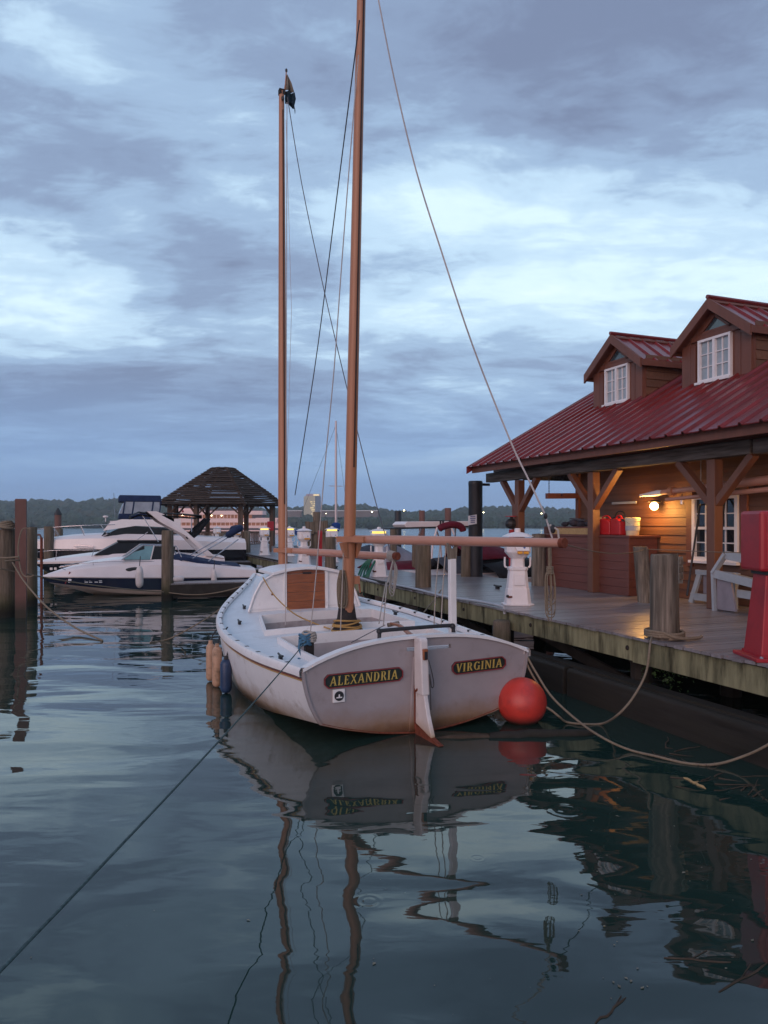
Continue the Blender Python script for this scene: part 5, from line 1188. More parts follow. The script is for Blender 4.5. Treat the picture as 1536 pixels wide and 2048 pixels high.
rope('mooring_line', 'thin line from the boom end past the porch posts', sag(bw_(be), dk(9.7, 11.36, 2.03), .10)+[dk(9.2, 9, 2.06), dk(8.6, 6.5, 2.12)], .007, m_rope, 'mooring lines')
rope('mooring_line', 'tan line with a knot from the dock edge down to the water behind the stern', spline([on(882, 1180, DECK+.05), at(868, 1200, 15.4), at(850, 1222, 14.6), at(832, 1246, 13.2)], 5), .014, m_rope, 'mooring lines')
o = thing('rope_coil', 'coil of pale rope resting on top of the thick left pile', 'rope', at(14, 1057, 19.75), 0); mb = MB()
for i in range(4): mb.tube([V((math.cos(a_)*(.2-.02*i), math.sin(a_)*(.2-.02*i)-.02, .03+.045*i+.02*math.sin(a_*2+i))) for a_ in [2*math.pi*j/16 for j in range(17)]], .028, 6)
mb.build('coil', m_rope, o)
o = thing('rope_loop', 'rope loop hanging from the top of the pile right of the square one', 'rope', at(50, 1058, 19.3), 0)
MB().tube(spline([V((.15, 0, .0)), V((-.05, -.05, -.02)), V((-.14, -.08, -.5)), V((-.05, -.1, -1.1)), V((.12, -.1, -1.25)), V((.28, -.1, -1.2))], 6), .018, 6).build('loop', m_rope, o)
rope('pile_line', 'tan rope tied round the thick left pilings', [at(-20, 1115, 19.2), at(10, 1116, 19.0), at(36, 1114, 19.1), at(40, 1120, 19.2), at(10, 1122, 19.0)], .024, m_rope)
# ------------------------------------------------------------------ motor boats on the left
def lines_of(tabs, n=22):
    """tabs: list of [(y, x, z), ...]; returns sampled half lines"""
    out_ = []
    for tb in tabs:
        y0, y1 = tb[0][0], tb[-1][0]
        out_.append([(smooth_tab([(a, b) for a, b, c in tb], y0+(y1-y0)*i/n), y0+(y1-y0)*i/n, smooth_tab([(a, c) for a, b, c in tb], y0+(y1-y0)*i/n)) for i in range(n+1)])
    return out_
def motor_hull(o, tabs, mats):
    ls = lines_of(tabs)
    for i, (nm, m_) in enumerate(mats):
        mb = MB()
        for s in (-1, 1): mb.strip([[V((s*x, y, z)) for x, y, z in ls[i]], [V((s*x, y, z)) for x, y, z in ls[i+1]]])
        if nm == 'deck': pass
        mb.build(nm, m_, o, smooth=50)
    st = []                                  # stern board
    for l_ in ls: st.append(l_[0])
    MB().add([V((x, y, z)) for x, y, z in st]+[V((-x, y, z)) for x, y, z in reversed(st)], [tuple(range(2*len(st)))]).build('stern_board', mats[-1][1], o)
    return ls
def rail(o, pts, r=.018, posts=None, nm='bow_rail'):
    mb = MB().tube(spline(pts, 4), r, 6)
    for a, b in posts or []: mb.tube([a, b], r*.8, 6)
    mb.build(nm, m_steel, o, smooth=60)
BRZ = math.pi/2+TH
# --- boat A, white and navy
bA = thing('motorboat', 'white speedboat with navy band and teal windscreen nearest the pilings', 'motorboat', dk(5.35, 28.3, 0), BRZ, 'motorboats moored at the finger piers')
tabs = [[(0, 0, -.25), (4.6, 0, -.25), (5.55, 0, .0), (6.3, 0, .24), (7.0, 0, .45)],
        [(0, 1.08, -.04), (3, 1.13, .0), (5, .86, .13), (6.2, .36, .31), (7.02, .02, .46)],
        [(0, 1.17, .14), (3, 1.24, .18), (5, 1.02, .27), (6.3, .47, .39), (7.05, .03, .48)],
        [(0, 1.22, .54), (3, 1.30, .60), (5, 1.14, .645), (6.5, .56, .665), (7.3, .03, .66)],
        [(0, 1.24, .57), (3, 1.32, .63), (5, 1.16, .675), (6.5, .58, .695), (7.33, .03, .69)],
        [(0, 1.12, .80), (2.5, 1.20, 1.02), (4.4, 1.06, 1.08), (6.1, .58, .93), (7.2, .03, .74)],
        [(0, .92, .88), (2.5, 1.02, 1.20), (4.0, .86, 1.30), (5.2, .58, 1.22), (6.2, .32, 1.03), (7.1, .02, .77)],
        [(0, .0, .92), (2.5, .0, 1.24), (4.0, 0, 1.36), (5.2, 0, 1.29), (6.2, 0, 1.08), (7.1, 0, .78)]]
motor_hull(bA, tabs, [('bottom', m_gelc), ('lower_side', m_gelc), ('navy_band', m_navy), ('rub_strip', m_gel), ('topside', m_gel), ('deck_shoulder', m_gel), ('deck', m_gel)])
for s in (-1, 1):
    MB().prism([V((s*.90, 4.62, 1.27)), V((s*1.0, 2.95, 1.22)), V((s*.90, 2.85, 1.70)), V((s*.80, 3.95, 1.74))], (-s*.015, 0, 0)).build('side_windscreen', m_dwin, bA)
    MB().prism([V((s*.905, 4.62, 1.275)), V((s*.97, 3.72, 1.25)), V((s*.85, 3.6, 1.74)), V((s*.79, 3.97, 1.75))], (-s*.04, 0, 0)).build('teal_pane', m_teal, bA)
    MB().tube([V((s*.91, 4.68, 1.26)), V((s*.80, 3.98, 1.76)), V((s*.90, 2.82, 1.72)), V((s*1.0, 2.6, 1.22))], .022, 6).build('windscreen_frame', m_steel, bA); MB().tube([V((s*.97, 3.70, 1.26)), V((s*.85, 3.58, 1.75))], .02, 6).build('windscreen_post', m_gel, bA)
    MB().ball((s*1.145, 4.25, .93), .3, 12, 8, (.06, 1, .27)).build('porthole', m_black, bA)
    rail(bA, [(s*1.0, 3.2, 1.16), (s*1.0, 4.2, 1.22), (s*.75, 5.6, 1.18), (s*.35, 6.7, 1.02)], .014, [(V((s*.62, 5.6, 1.08)), V((s*.75, 5.6, 1.18))), (V((s*.35, 6.5, .92)), V((s*.38, 6.7, 1.02)))])
MB().prism([V((-.9, 4.62, 1.28)), V((.9, 4.62, 1.28)), V((.79, 3.97, 1.74)), V((-.79, 3.97, 1.74))], (0, -.015, 0)).build('front_windscreen', m_teal, bA)
cv = MB(); rows = []
for y, w_, z_ in ((2.9, .98, 1.24), (2.6, 1.06, 1.34), (1.9, 1.08, 1.18), (1.2, 1.06, 1.02), (.55, 1.0, .95), (.42, .98, .86)):
    rows.append([V((x*w_, y, z_+.10*(1-x*x)-(.12 if abs(x) == 1 else 0))) for x in (-1, -.97, -.6, -.2, .2, .6, .97, 1)])
cv.strip(rows); cv.build('cockpit_cover', m_cnavy, bA, smooth=50)
MB().ball((-1.08, 2.05, .92), .35, 12, 8, (.05, 1.4, .10)).build('side_moulding', m_gel, bA)
for k_, (a, b) in enumerate((((-.95, 2.35, 1.22), (-.55, .75, 2.12)), ((.7, 2.35, 1.22), (.75, .75, 2.12)), ((-.95, 1.85, 1.05), (-.6, .55, 1.95)))): MB().tube([a, b], .02, 6).build('bimini_pole', m_steel, bA)
MB().tube(spline([V((-.6, 1.0, 2.06)), V((-.62, .62, 2.30)), V((-.4, .45, 2.36)), V((.4, .45, 2.36)), V((.7, .6, 2.3))], 4), [.06]+[.13]*15+[.07], 8).build('folded_bimini', m_cnavy, bA, smooth=60)
# registration marks on the bow band: small pale characters, too blurred to read
for i, y in enumerate((6.35, 5.98, 5.82, 5.68, 5.50, 5.36)):
    fr = interp([(5, 1.08), (6.3, .54)], y); ch = MB()
    for dz_, hh_ in ((-.05, .025), (0, .022), (.05, .025)) if i % 2 else ((-.045, .03), (.03, .06)): ch.beam((-fr-.085, y-.05, .555+dz_), (-fr-.05, y+.05, .555+dz_), .03, hh_)
    if i != 1: ch.build('registration_mark', m_sign, bA)
MB().tube([(-.55, 6.35, .86), (-.50, 6.5, .45)], .02, 6).build('bow_strap', m_redtrim, bA)
def fender2(lab, p, r=.13, h=.75):
    o = thing('fender', lab, 'fender', p, 0, 'white fenders on the speedboat'); MB().lathe([(.03, 0), (r*.6, .04), (r*.9, .1), (r, .2), (r*1.02, h*.6), (r*.85, h-.12), (r*.4, h)], 12).build('body', m_fendw, o, smooth=60)
    MB().tube([(0, 0, h), (.0, .1, h+.32)], .014, 6).build('lanyard', m_black, o)
fender2('white fender hanging over the navy band amidships of the speedboat', at(279, 1176, 25.1)); fender2('white fender near the stern of the speedboat', at(428, 1178, 26.3), .10, .7)
# --- boat B, black hull with arch
bB = thing('motorboat', 'black hulled motorboat with smoked windows and white radar arch', 'motorboat', dk(4.75, 31.9, 0), BRZ, 'motorboats moored at the finger piers')
tabs = [[(0, 0, -.25), (4.6, 0, -.25), (5.6, 0, .05), (6.4, 0, .4), (6.9, 0, .75)],
        [(0, 1.15, .0), (3, 1.2, .05), (5, .9, .2), (6.2, .4, .5), (6.95, .02, .8)],
        [(0, 1.3, .92), (3, 1.35, .98), (5, 1.15, 1.0), (6.4, .6, .98), (7.2, .03, .95)],
        [(0, 1.32, 1.02), (3, 1.37, 1.08), (5, 1.17, 1.10), (6.4, .62, 1.06), (7.25, .03, 1.02)],
        [(0, 1.1, 1.18), (3, 1.15, 1.35), (4.6, .95, 1.33), (6.2, .5, 1.18), (7.15, .03, 1.05)],
        [(0, 0, 1.2), (3, 0, 1.42), (4.6, 0, 1.42), (6.2, 0, 1.24), (7.15, 0, 1.06)]]
motor_hull(bB, tabs, [('bottom', m_blk), ('black_side', m_blk), ('rub_strip', m_gel), ('topside', m_gel), ('deck', m_gel)])
hs = [(-1.0, 5.0, 1.33), (-1.04, 2.2, 1.3)]
for s in (-1, 1):
    MB().prism([V((s*1.0, 5.0, 1.30)), V((s*1.08, 2.2, 1.30)), V((s*.92, 2.3, 1.78)), V((s*.84, 4.1, 1.80))], (-s*.02, 0, 0)).build('side_window', m_dwin, bB)
MB().prism([V((-1.0, 5.0, 1.31)), V((1.0, 5.0, 1.31)), V((.84, 4.1, 1.8)), V((-.84, 4.1, 1.8))], (0, -.02, 0)).build('front_window', m_dwin, bB)
MB().prism([V((-.9, 4.12, 1.80)), V((.9, 4.12, 1.80)), V((.95, 2.2, 1.78)), V((-.95, 2.2, 1.78))], (0, 0, .05)).build('cabin_roof', m_cblk, bB)
for s in (-1, 1):
    MB().prism([V((s*1.22, 2.55, 2.60)), V((s*1.22, 3.05, 3.02)), V((s*1.22, 2.75, 3.02)), V((s*1.22, 1.9, 2.55)), V((s*1.28, .45, 1.25)), V((s*1.28, -.05, 1.1)), V((s*1.28, .75, 1.22)), V((s*1.26, 1.5, 2.0))], (-s*.14, 0, 0)).build('arch_leg', m_gel, bB, bevel=.02)
MB().prism([V((-1.22, 2.6, 2.86)), V((-1.22, 3.05, 3.02)), V((-1.22, 2.7, 3.03)), V((-1.22, 2.35, 2.9))], (2.44, 0, 0)).build('arch_top', m_gel, bB)
rows = []
for y, z_ in ((3.65, 2.82), (3.3, 2.98), (2.6, 2.90), (2.0, 2.72)): rows.append([V((x*1.15, y, z_+.06*(1-x*x))) for x in (-1, -.5, 0, .5, 1)])
MB().strip(rows+[[p-V((0, 0, .12)) for p in r_] for r_ in rows[::-1]]+[rows[0]]).build('sun_top', m_cblk, bB, smooth=50)
rows = []
for y, z_ in ((2.3, 2.95), (1.6, 2.92), (.9, 2.86)): rows.append([V((x*1.15, y, z_+.05*(1-x*x))) for x in (-1, -.5, 0, .5, 1)])
MB().strip(rows+[[p-V((0, 0, .13)) for p in r_] for r_ in rows[::-1]]+[rows[0]]).build('sun_top', m_cblk, bB, smooth=50)
MB().tube([(-1.1, 3.2, 2.85), (-1.1, 2.6, 1.8)], .02, 6).tube([(-1.1, 3.0, 2.2), (-1.1, 3.4, 1.9)], .015, 6).tube([(-1.1, 1.3, 2.85), (-1.1, 1.3, 2.2)], .02, 6).build('canopy_pole', m_steel, bB)
for k_, (a, b) in enumerate((((-.8, 1.3, 1.9), (-.7, .55, 2.75)), ((.9, 1.3, 1.9), (.9, .5, 2.75)))): MB().tube([V(a), V(a).lerp(V(b), .35), V(b)], [.05, .13, .07], 8).build('folded_canvas', m_cblk, bB, smooth=60)
for y in (6.55, 6.4, 6.2): MB().box((-.52, y, .78), (.03, .1, .09), Rz(-.45)).build('registration_mark', m_fendw, bB)
rail(bB, [(-.95, 4.9, 1.5), (-.6, 6.3, 1.5), (-.1, 7.15, 1.42)], .014, [(V((-.9, 5.1, 1.2)), V((-.93, 5.0, 1.5))), (V((-.5, 6.4, 1.1)), V((-.58, 6.35, 1.5)))])
# --- boat C, cruiser with flybridge enclosure
bC = thing('motorboat', 'large white cruiser with navy canvas flybridge enclosure and black hull band', 'motorboat', dk(6.5, 37, 0), BRZ, 'motorboats moored at the finger piers')
tabs = [[(0, 0, -.3), (6, 0, -.3), (8, 0, .1), (9.2, 0, .9)],
        [(0, 1.5, .0), (5, 1.55, .1), (7.5, .9, .4), (9.25, .02, 1.0)],
        [(0, 1.65, 1.30), (5, 1.7, 1.36), (7.5, 1.2, 1.40), (9.5, .03, 1.40)],
        [(0, 1.6, 1.62), (5, 1.65, 1.85), (7.5, 1.1, 1.86), (9.5, .03, 1.72)],
        [(0, 1.3, 1.8), (5, 1.35, 2.06), (7.5, .7, 2.0), (9.4, .02, 1.78)],
        [(0, 0, 1.85), (5, 0, 2.12), (7.5, 0, 2.06), (9.4, 0, 1.79)]]
motor_hull(bC, tabs, [('bottom', m_gelc), ('black_band', m_blk), ('topside', m_gel), ('deck_shoulder', m_gel), ('deck', m_gel)])
for s in (-1, 1):
    MB().prism([V((s*1.3, 6.6, 1.85)), V((s*1.38, 3.4, 1.80)), V((s*1.30, 3.4, 2.30)), V((s*1.24, 5.0, 2.42)), V((s*1.22, 5.6, 2.36))], (-s*.03, 0, 0)).build('cabin_window', m_dwin, bC)
    MB().prism([V((s*1.22, 6.4, 2.22)), V((s*1.24, 5.0, 2.44)), V((s*1.3, 3.0, 2.34)), V((s*1.25, 3.0, 2.72)), V((s*1.15, 5.6, 2.74)), V((s*1.1, 6.1, 2.6))], (-s*.1, 0, 0)).build('cabin_side', m_gel, bC)
    MB().tube(spline([V((s*1.535, 8.0-1.2, 1.52)), V((s*1.30, 7.55, 1.58)), V((s*1.30, 7.5, 1.46)), V((s*1.50, 6.8, 1.44))], 3), .02, 5).build('porthole', m_steel, bC)
    rail(bC, [(s*1.2, 5.9, 2.5), (s*1.05, 7.4, 2.45), (s*.6, 8.7, 2.35), (s*.05, 9.5, 2.2)], .018, [(V((s*1.0, 7.2, 2.0)), V((s*1.05, 7.4, 2.45))), (V((s*.62, 8.3, 1.95)), V((s*.66, 8.55, 2.36))), (V((s*1.18, 6.2, 2.0)), V((s*1.15, 6.5, 2.48)))])
MB().prism([V((-1.1, 6.1, 2.6)), V((1.1, 6.1, 2.6)), V((1.25, 3.0, 2.72)), V((-1.25, 3.0, 2.72))], (0, 0, .06)).build('cabin_roof', m_gel, bC)
MB().prism([V((-1.2, 6.5, 1.95)), V((1.2, 6.5, 1.95)), V((1.08, 6.0, 2.6)), V((-1.08, 6.0, 2.6))], (0, -.05, 0)).build('front_window', m_dwin, bC)
for (y0, y1, z0, z1, m_, nm, w0, w1) in ((5.75, 3.9, 2.76, 3.0, m_cnavy, 'canvas_skirt', 1.1, 1.1), (5.72, 3.92, 3.0, 3.55, m_vinyl, 'clear_curtain', 1.09, 1.03), (5.72, 3.85, 3.55, 3.86, m_cnavy, 'canvas_top', 1.06, .96)):
    lean = {'canvas_skirt': .06, 'clear_curtain': .22, 'canvas_top': .0}[nm]
    s0 = [V((-w0, y0, z0)), V((w0, y0, z0)), V((w0, y1, z0)), V((-w0, y1, z0))]; s1 = [V((-w1, y0-lean, z1)), V((w1, y0-lean, z1)), V((w1, y1+.02, z1)), V((-w1, y1+.02, z1))]
    MB().add(s0+s1, [(3, 2, 1, 0), (4, 5, 6, 7), (0, 1, 5, 4), (1, 2, 6, 5), (2, 3, 7, 6), (3, 0, 4, 7)]).build(nm, m_, bC, bevel=.05 if nm == 'canvas_top' else 0)
for y in (5.55, 5.15, 4.3, 3.95): MB().tube([(-1.10, y, 3.0), (-1.045, y-.08, 3.56)], .03, 6).build('curtain_seam', m_cnavy, bC)
MB().tube([(-1.1, 5.9, 2.8), (-1.12, 5.95, 3.95)], .012, 5).build('antenna', m_steel, bC)
MB().tube([(-.9, 6.3, 2.62), (-.9, 6.3, 2.8)], .02, 6).ball((-.9, 6.3, 2.86), .09, 8, 6, (1, 1.4, .6)).build('search_light', m_gel, bC)
# finger piers
def finger(lab, D0, D1, t, w_, z_):
    o = thing('finger_pier', lab, 'pier', dk((D0+D1)/2, t, 0), TH, 'narrow finger piers between the boats'); Ln = D1-D0
    pb = MB().box((0, 0, 0), (.14, w_, .04)).mesh('plank', m_board); n = int(Ln/.15)
    for i in range(n): put('plank', pb, o, (-Ln/2+.075+i*.15, 0, z_-.02), (0, 0, 0))
    for s in (-1, 1): MB().box((0, s*(w_/2-.03), z_-.20), (Ln, .08, .30)).build('side_beam', m_under, o)
    MB().box((0, 0, z_-.36), (Ln-.2, w_-.2, .25)).build('float', m_under, o)
    for x in (-Ln/2+.3, 0, Ln/2-.4): MB().tube([(x, w_/2-.25, -1), (x, w_/2-.25, z_-.1)], .14, 8).build('support_pile', m_pile, o)
    return o
finger('low dark finger pier in front of the white speedboat', 2.0, 6.5, 25.7, 1.0, .55)
finger('finger pier between the speedboat and the black hulled boat', 3.9, 6.5, 30.25, .8, .68)
finger('finger pier behind the black hulled motorboat', 2.4, 6.5, 34.4, .9, .8)
MB_f = thing('roll_fender', 'small white roll fender lying on the end of the low finger pier', 'fender', dk(2.35, 25.4, .60), TH)
MB().tube([(-.24, 0, .09), (-.2, 0, .09), (.2, 0, .09), (.24, 0, .09)], [.04, .10, .10, .04], 12).build('body', m_fendw, MB_f, smooth=60)

# ------------------------------------------------------------------ gazebo at the end of the dock
gz = thing('gazebo', 'round open gazebo with stepped wooden slat roof at the end of the dock', 'gazebo', dk(8.1, 53, 0), TH+R(9))
pl_ = MB()
for i in range(8):
    a0, a1 = R(45*i+22.5), R(45*i+67.5)
MB().lathe([(5.3, .72), (5.3, 1.0), (5.25, 1.015)], 8).build('platform', m_board, gz)
for i in range(8):
    a = R(45*i+22.5); MB().tube([(4.6*math.cos(a), 4.6*math.sin(a), -1), (4.6*math.cos(a), 4.6*math.sin(a), .75)], .2, 8).build('support_pile', m_pile, gz)
NR = 19
RE = lambda k: lerp(4.72, .95, k**1.02); ZE = lambda k: lerp(3.86, 6.42, k**.96)
m_s = {}
for i in range(NR):
    k = i/(NR-1); r_, z_ = RE(k), ZE(k)
    for j in range(8):
        a0, a1 = R(45*j), R(45*(j+1)); p0 = V((math.cos(a0)*r_, math.sin(a0)*r_, z_+rnd.uniform(-.012, .012))); p1 = V((math.cos(a1)*r_, math.sin(a1)*r_, z_+rnd.uniform(-.012, .012)))
        e_ = (p1-p0).normalized(); inn_ = V((-math.cos((a0+a1)/2), -math.sin((a0+a1)/2), 0)); w_ = .25; up_ = (.075 if rnd.random() < .8 else .03)
        p0 = p0-e_*.05; p1 = p1+e_*.05
        MB().prism([p0, p1, p1+inn_*w_+V((0, 0, up_)), p0+inn_*w_+V((0, 0, up_))], (0, 0, .05)).build('roof_slat', m_gaz, gz, fix=False)
MB().lathe([(.98, 6.44), (.9, 6.5), (.3, 6.56)], 8).build('roof_cap', m_gaz, gz)
for j in range(8):
    a = R(45*j); MB().beam((4.6*math.cos(a), 4.6*math.sin(a), 3.80), (.9*math.cos(a), .9*math.sin(a), 6.36), .09, .16).build('hip_rafter', m_gazp, gz)
    a = R(45*j); c_ = V((3.75*math.cos(a), 3.75*math.sin(a), 0))
    MB().box(c_+V((0, 0, 2.5)), (.27, .27, 3.0), Rz(a)).build('post', m_gazp, gz)
    b_ = V((3.75*math.cos(a+R(45)), 3.75*math.sin(a+R(45)), 0))
    MB().beam(c_+V((0, 0, 3.92)), b_+V((0, 0, 3.92)), .14, .2).build('ring_beam', m_gazp, gz)
    d_ = (b_-c_).normalized()
    MB().beam(c_+V((0, 0, 3.1)), c_+d_*.8+V((0, 0, 3.85)), .1, .1).build('brace', m_gazp, gz); MB().beam(b_+V((0, 0, 3.1)), b_-d_*.8+V((0, 0, 3.85)), .1, .1).build('brace', m_gazp, gz)
    if j in (5,): continue
    MB().beam(c_+V((0, 0, 1.95)), b_+V((0, 0, 1.95)), .12, .08).build('handrail', m_gazp, gz); MB().beam(c_+V((0, 0, 1.18)), b_+V((0, 0, 1.18)), .06, .08).build('bottom_rail', m_gazp, gz)
    bm_ = MB().box((0, 0, 0), (.045, .045, .72)).mesh('baluster', m_gazp) if 'bal' not in m_s else m_s['bal']; m_s['bal'] = bm_
    for q in range(1, 14): put('baluster', bm_, gz, c_.lerp(b_, q/14)+V((0, 0, 1.56)))
    if j % 2: MB().beam(c_*.88+V((0, 0, 1.5)), b_*.88+V((0, 0, 1.5)), .4, .06).build('bench_seat', m_gazp, gz)
o = thing('railing', 'low picket railing on the dock right of the gazebo', 'railing', dk(5.2, 47.5, DECK), TH)
for x in (0, 1.6, 3.2): MB().box((x, 0, .5), (.16, .16, 1.0)).build('post', m_gazp, o)
MB().box((1.6, 0, .95), (3.3, .1, .06)).build('handrail', m_gazp, o); MB().box((1.6, 0, .15), (3.3, .06, .06)).build('bottom_rail', m_gazp, o)
bb_ = MB().box((0, 0, 0), (.05, .04, .78)).mesh('baluster', m_gazp)
for q in range(1, 22): put('baluster', bb_, o, (.15*q, 0, .55))

# ------------------------------------------------------------------ excursion ship far out
Ys = 230; ks = Ys/FPX
sh = thing('excursion_ship', 'long white excursion ship with lit saloon windows beyond the gazebo', 'ship', (fx(455)*Ys, Ys, 0), 0)
def SX(px): return (fx(px)-fx(455))*Ys
def SZ(py): return CAMH-(py-HOR)*ks
def layer(nm, px0, px1, py0, py1, m_, dep=7, slope=0):
    z1, z0 = SZ(py0), SZ(py1); a, b = SX(px0), SX(px1)
    return MB().prism([V((a-slope, -dep/2, z0)), V((b, -dep/2, z0)), V((b, -dep/2, z1)), V((a, -dep/2, z1))], (0, dep, 0)).build(nm, m_, sh)
layer('hull', 344, 562, 1051, 1072, m_ship, 7.6, 2); layer('hull_band', 344, 560, 1056, 1060, m_shipd, 7.66)
layer('lower_saloon', 348, 548, 1045, 1051.2, m_shipl, 6.6); layer('main_deck', 345, 557, 1037, 1045.1, m_ship, 7.4, 1)
layer('upper_saloon', 352, 508, 1029.5, 1037.1, m_shipl, 6.5); layer('dark_windows', 508, 527, 1030, 1037.1, m_shipd, 6.6); layer('upper_deck', 350, 529, 1022, 1029.6, m_ship, 7.3, 1)
layer('dark_glass', 405, 510, 1018.5, 1022.1, m_shipd, 7.0); layer('stern_house', 515, 560, 1036, 1039, m_ship, 7.2); layer('stern_deck', 548, 562, 1039, 1051, m_ship, 6)
layer('pilot_house', 356, 402, 1017, 1022.2, m_ship, 6, 1); layer('bridge_window', 364, 398, 1012.5, 1017.1, m_shipd, 5.6, .5); layer('bridge_roof', 360, 401, 1010.5, 1012.6, m_ship, 6)
pm2 = MB().box((0, 0, 0), (.16, .3, 1.1)).mesh('window_post', m_ship)
for i in range(22):
    put('window_post', pm2, sh, (SX(354+7*i), -3.32, SZ(1033.2)))
    put('window_post', pm2, sh, (SX(352+8.6*i), -3.36, SZ(1048)))
MB().tube([(SX(405), -3.4, SZ(1014)), (SX(510), -3.4, SZ(1014))], .12, 5).build('top_rail', m_shipd, sh)
for i in range(14): MB().tube([(SX(407+7.5*i), -3.4, SZ(1018.6)), (SX(407+7.5*i), -3.4, SZ(1014))], .1, 5).build('rail_post', m_shipd, sh)
rr = random.Random(9)
for px, py in ((388, 1031), (402, 1031), (428, 1031.5), (448, 1031.5), (371, 1030.5), (492, 1046.5)): MB().ball((SX(px), -3.4, SZ(py)), .14, 8, 6).build('saloon_light', m_lampw, sh)
MB().ball((SX(372), -3.7, SZ(1023)), .35, 8, 6).build('red_mark', m_redped, sh)

# ------------------------------------------------------------------ covered boats beyond the dock on the right
def small_boat(lab, px, Y, Ln, bm, zt, rz, hullm, grp='covered boats beyond the dock'):
    o = thing('covered_boat', lab, 'boat', (fx(px)*Y, Y, 0), rz, grp); b = bm/2
    tabs = [[(-Ln/2, 0, -.2), (0, 0, -.25), (Ln*.35, 0, .05), (Ln/2, 0, zt*.8)], [(-Ln/2, b*.85, .05), (0, b*.9, .08), (Ln*.3, b*.5, .3), (Ln/2, .02, zt*.85)],
            [(-Ln/2, b*.96, zt*.86), (0, b, zt*.88), (Ln*.3, b*.72, zt*.93), (Ln/2, .03, zt*.98)], [(-Ln/2, b, zt*.95), (0, b*1.03, zt*.97), (Ln*.3, b*.75, zt), (Ln/2+.04, .03, zt*1.05)], [(-Ln/2, 0, zt*1.0), (0, 0, zt*1.1), (Ln*.3, 0, zt*1.12), (Ln/2, 0, zt*1.08)]]
    motor_hull(o, tabs, [('bottom', m_gelc), ('side', hullm), ('rub_strip', m_gel), ('deck', m_gel)]); return o
def tent(o, nm, m_, x0, x1, y0, y1, z0, z1, peak=.5, drop=.3):
    rows = []
    for i in range(7):
        u = i/6; y = lerp(y0, y1, u); k = 1-abs(u-peak)/max(peak, 1-peak)*drop
        rows.append([V((lerp(x0, x1, j/8), y, lerp(z0, z1, (1-abs(2*j/8-1)**1.6)*k)+.02*math.sin(j*2.1+i))) for j in range(9)])
    ob = MB().strip(rows).build(nm, m_, o, smooth=60, fix=False); s_ = ob.modifiers.new('thick', 'SOLIDIFY'); s_.thickness = .03; return ob
d1 = small_boat('boat with slate tent cover and maroon top behind the black pile', 992, 23.6, 5.6, 2.2, 1.08, BRZ+math.pi, m_gel)
tent(d1, 'slate_cover', m_cdk, -1.1, 1.1, -2.2, 1.0, 1.05, 1.62, .6); tent(d1, 'maroon_cover', m_cmar, -.95, .95, -1.4, .3, 1.45, 1.98, .4, .5)
for a, b in (((-.9, -1.2, 1.9), (-.9, -.4, 1.1)), ((-.9, .2, 2.0), (-.95, -.2, 1.0)), ((-.9, .6, 1.8), (-.9, 1.2, 1.2))): MB().tube([a, b], .022, 6).build('cover_pole', m_steel, d1)
d2 = small_boat('boat with maroon cover and white hardtop behind the dock piling', 872, 25.5, 6.2, 2.2, .95, BRZ+math.pi, m_gel)
tent(d2, 'maroon_cover', m_cmar, -1.05, 1.05, -2.6, 2.4, .92, 1.32, .5); 
for x in (-.7, .7):
    for y in (-.5, .55): MB().tube(spline([(x, y, 1.1), (x, y*.9, 1.8), (x*.9, y*.5, 2.40)], 4), .035, 8).build('top_leg', m_gel, d2)
MB().prism([V((-.55, 1.5, 2.46)), V((-.55, -1.35, 2.40)), V((-.55, -1.42, 2.50)), V((-.55, -1.3, 2.60)), V((-.55, 1.1, 2.62))], (1.1, 0, 0)).build('hardtop', m_gel, d2, bevel=.02)
MB().prism([V((-.57, 1.1, 2.41)), V((-.57, -2.3, 2.33)), V((-.57, -2.3, 2.37)), V((-.57, 1.1, 2.46))], (1.14, 0, 0)).build('hardtop_edge', m_black, d2)
for y in (.25, .0, -.1): MB().box((0, y, 2.52), (1.16, .05, .24)).build('strap', m_black, d2)
for i in range(4): MB().beam((-.56, 1.45-.16*i, 2.47), (-.56, 1.15-.16*i, 2.40), .03, .04).build('top_rib', m_gel, d2)
fbm = thing('folded_awning', 'folded maroon awning standing behind the main boom', 'awning', (fx(902)*23, 23, 0), BRZ+math.pi)
MB().tube(spline([V((0, .42, 2.28)), V((0, .36, 2.42)), V((0, .1, 2.50)), V((0, -.25, 2.44)), V((0, -.42, 2.36))], 5), [.06]+[.11]*19+[.07], 10).build('canvas', m_cmar, fbm, smooth=60)
MB().tube([(0, .15, 2.4), (0, .1, 1.0)], .03, 6).build('pole', m_steel, fbm)
d3 = small_boat('boat with grey tent cover left of the dock piling', 806, 30, 4.6, 1.9, .85, BRZ+math.pi, m_gel)
tent(d3, 'grey_cover', m_cgrey, -.9, .9, -1.2, .9, .9, 1.78, .35, .8); MB().box((0, 2.3, 1.0), (.5, .3, .3)).build('cushion', m_cdk, d3)
d4 = small_boat('low boat with dark navy cover behind the pedestal with green hose', 742, 33, 4.6, 1.9, .8, BRZ+math.pi, m_gel)
tent(d4, 'navy_cover', m_cdk, -.9, .9, -1.4, 1.2, .9, 1.62, .5, .5)
d5 = small_boat('boat with black folded canopy right of the black pile', 1085, 22.5, 5, 2.0, 1.0, BRZ+math.pi, m_gel)
MB().tube(spline([V((-.8, 1.9, 2.1)), V((-.8, 2.25, 2.38)), V((-.8, 2.7, 2.30)), V((-.8, 2.95, 2.2))], 4), [.05]+[.13]*11+[.06], 8).build('folded_canopy', m_cblk, d5, smooth=60)
tent(d5, 'black_cover', m_cblk, -.9, .9, -2, .4, 1.0, 1.5, .5, .4)
